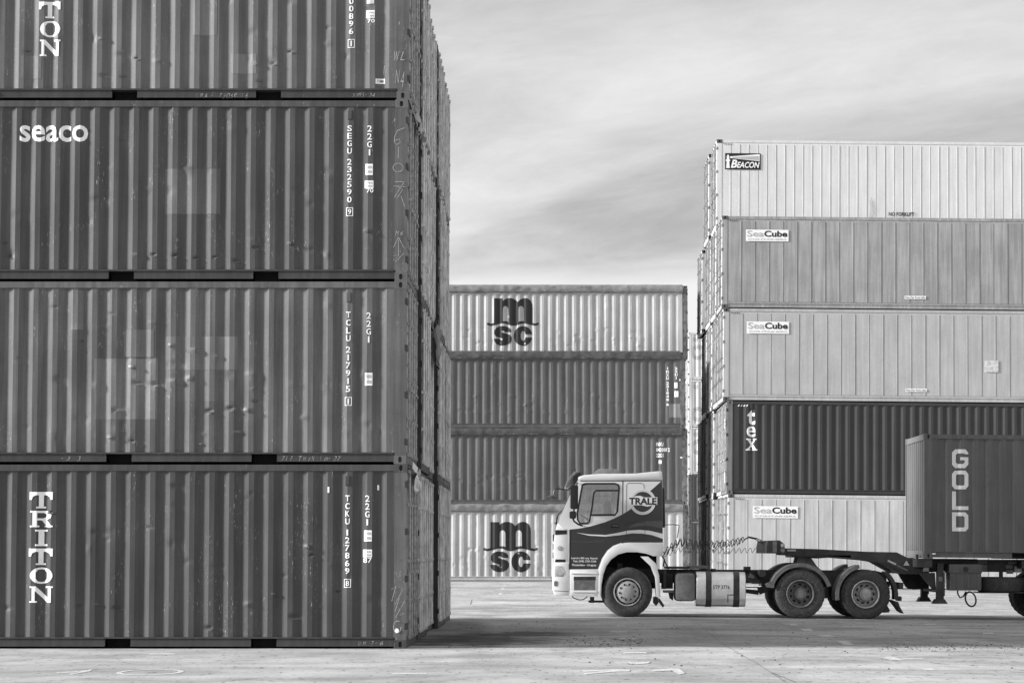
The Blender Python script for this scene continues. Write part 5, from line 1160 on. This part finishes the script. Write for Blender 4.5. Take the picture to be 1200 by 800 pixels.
for yy, dx, dy in ((.16, 0, 0), (2.1, 0, 0)):
    lg = rprism('landing_leg', [(1098, 660), (1105, 660), (1105.6, 703), (1097.4, 703)], yy, yy + .16); rprism('foot', [(1096, 701.6), (1106, 701.6), (1109.6, 707), (1092.6, 707)], yy - .06, yy + .22, None, lg); rbox('reflector', 1099.4, 675.4, 1104, 681, yy - .008, yy - .001, M_DUST, lg)
    rbox('crank_tube', 1104, 670, 1106.6, 698, yy - .02, yy, M_CHASSIS, lg)
rbox('leg_shaft', 1099, 691, 1102, 694, .32, 2.1)
tb_ = rprism('tool_box', rr_pts(1112.4, 661.6, 1149, 691.6, 1.4, 2), .12, .6, paint('tool_box_paint', .11, streak=.2), None, .008); rbox('lid', 1111.2, 661.0, 1149.8, 671.2, .105, .62, paint('tool_box_paint', .11), tb_, .006)
mb = MB(); a = T(1130.6, 667); mb.lathe_y([(.001, .095), (.05, .095), (.058, .106)], a[0], a[1], 16); obj('latch', mb, M_TBLACK, tb_)
for i in range(6): rbox('rib', 1116 + i * 5.8, 672.4, 1117.4 + i * 5.8, 690, .112, .121, paint('tool_box_paint', .11), tb_)
mb = MB(); mb.tube([pm(1124, 692, .4), pm(1124.4, 696, .4), pm(1127, 700.4, .4), pm(1131, 698.6, .4), pm(1134, 693, .4)], .016, 6); mb.tube([pm(1139.4 + 6.2 * math.cos(q * .42) + 1.2 * math.sin(q * .42), 702 + 8.6 * math.sin(q * .42), .4) for q in range(16)], .018, 6); obj('hanging_hose', mb.mesh('hanging_hose', 60), M_TBLACK, TRL)
# spare tyre lying flat in its cradle
mb = MB(); c0 = T(1178, 685); n = 48; prof = [(.29, -.12), (.32, -.15), (.45, -.155), (.50, -.13), (.517, -.09), (.517, .09), (.50, .13), (.45, .155), (.32, .15), (.29, .12)]; k = len(prof); vs_ = []
for i, (r, h) in enumerate(prof):
    for j in range(n):
        q = 2 * math.pi * j / n; rj = r - (.012 if i in (3, 4, 5, 6) and j % 2 else 0); vs_.append((c0[0] + rj * math.cos(q), .68 + rj * math.sin(q), c0[1] + h))
mb.add(vs_, [(i * n + j, i * n + (j + 1) % n, ((i + 1) % k) * n + (j + 1) % n, ((i + 1) % k) * n + j) for i in range(k) for j in range(n)]); obj('spare_tyre', mb.mesh('spare_tyre', 35), M_TYRE, TRL)
rbox('spare_cradle', 1150, 693.6, 1206, 695, .3, 1.1); rbox('cradle_strap', 1176, 670, 1180, 694, .62, .7)
for (a, b, c_, d, m_) in ((1150.4, 657.6, 1161, 660, M_DUST), (1150.2, 661.6, 1161, 669, M_GUARD), (1186, 658, 1196.6, 660.8, M_DUST), (1183, 662, 1191, 666, M_GUARD), (1193.6, 663.6, 1202, 671, M_REFLECT), (1184, 668, 1192, 672.4, M_GUARD)): rbox('side_plate', a, b, c_, d, .60, .619, m_)
for cx in (1200, 1300, 1420, 1550): rbox('cross_beam', cx - 4, 657, cx + 4, 666, .10, 2.4)
rbox('container_bolster', 1418, 655.6, 1436, 664, .06, 2.44)
for far in (0, 1):
    yw = .0 if not far else 2.5
    for wx in (1236, 1311): wheel(TRL, T(wx, 0)[0], TR - .004, yw, far, True, M_RIMD, M_TYRE, .3)
for wx in (1236, 1311):
    x = T(wx, 0)[0]; mb = MB(); mb.tube([(x, .3, TR), (x, 2.2, TR)], .07, 8); obj('axle', mb.mesh('axle', 50), M_TRAILER, TRL); rprism('spring_hanger', [(wx - 12, 672), (wx + 12, 672), (wx + 4, 690), (wx - 4, 690)], .64, .74)
rbox('rear_bumper', 1550, 676, 1560, 690, .1, 2.4)

# ------------------------------------------------------------------ container riding on the trailer
bz = T(1081.3, 654.6); org = TRUCK.location + Vector((bz[0] * math.cos(TT) + bz[1] * math.sin(TT), 0, bz[1] * math.cos(TT) - bz[0] * math.sin(TT)))
org = org + Vector((L20 / 2 * math.cos(TT), .03 + W / 2, -L20 / 2 * math.sin(TT)))
c = front_corr(L20, H20, rand_dents(random.Random(9), 14, L20, H20, .01), 2.0, period=.278, amp=.003)
gold = container('shipping_container', 'dark ribbed container with blocky vertical white letters riding on the trailer', org, mat=M_GOLD, frame=M_GOLD, corr=c, rows=60, sub=2, door=1, tilt=TT, wallmat=M_GOLDEND, pockets=True)
def glp(px, py):
    p = at(px, py, YT + .03); dx = p.x - org.x; dz = p.z - org.z; return (dx - dz * TT, dz + dx * TT)
ps = []
for ch, (y0, y1) in zip('GOLD', ((526, 548.2), (551, 573), (575.4, 597.2), (599.8, 622.2))):
    ps.append(fit(poly_glyph(('blk', ch), BLOCK[ch]), rrect(glp, 1115.8, y0, 1135.2, y1)))
lettering('lettering', gold, ps, M_WHITEINK, c.surf, cuts=c.cuts())
lettering('sticker', gold, [rectp(*rrect(glp, 1092.4, 647.6, 1096.4, 649.4))], M_WHITEINK, y=-W / 2, off=.003)
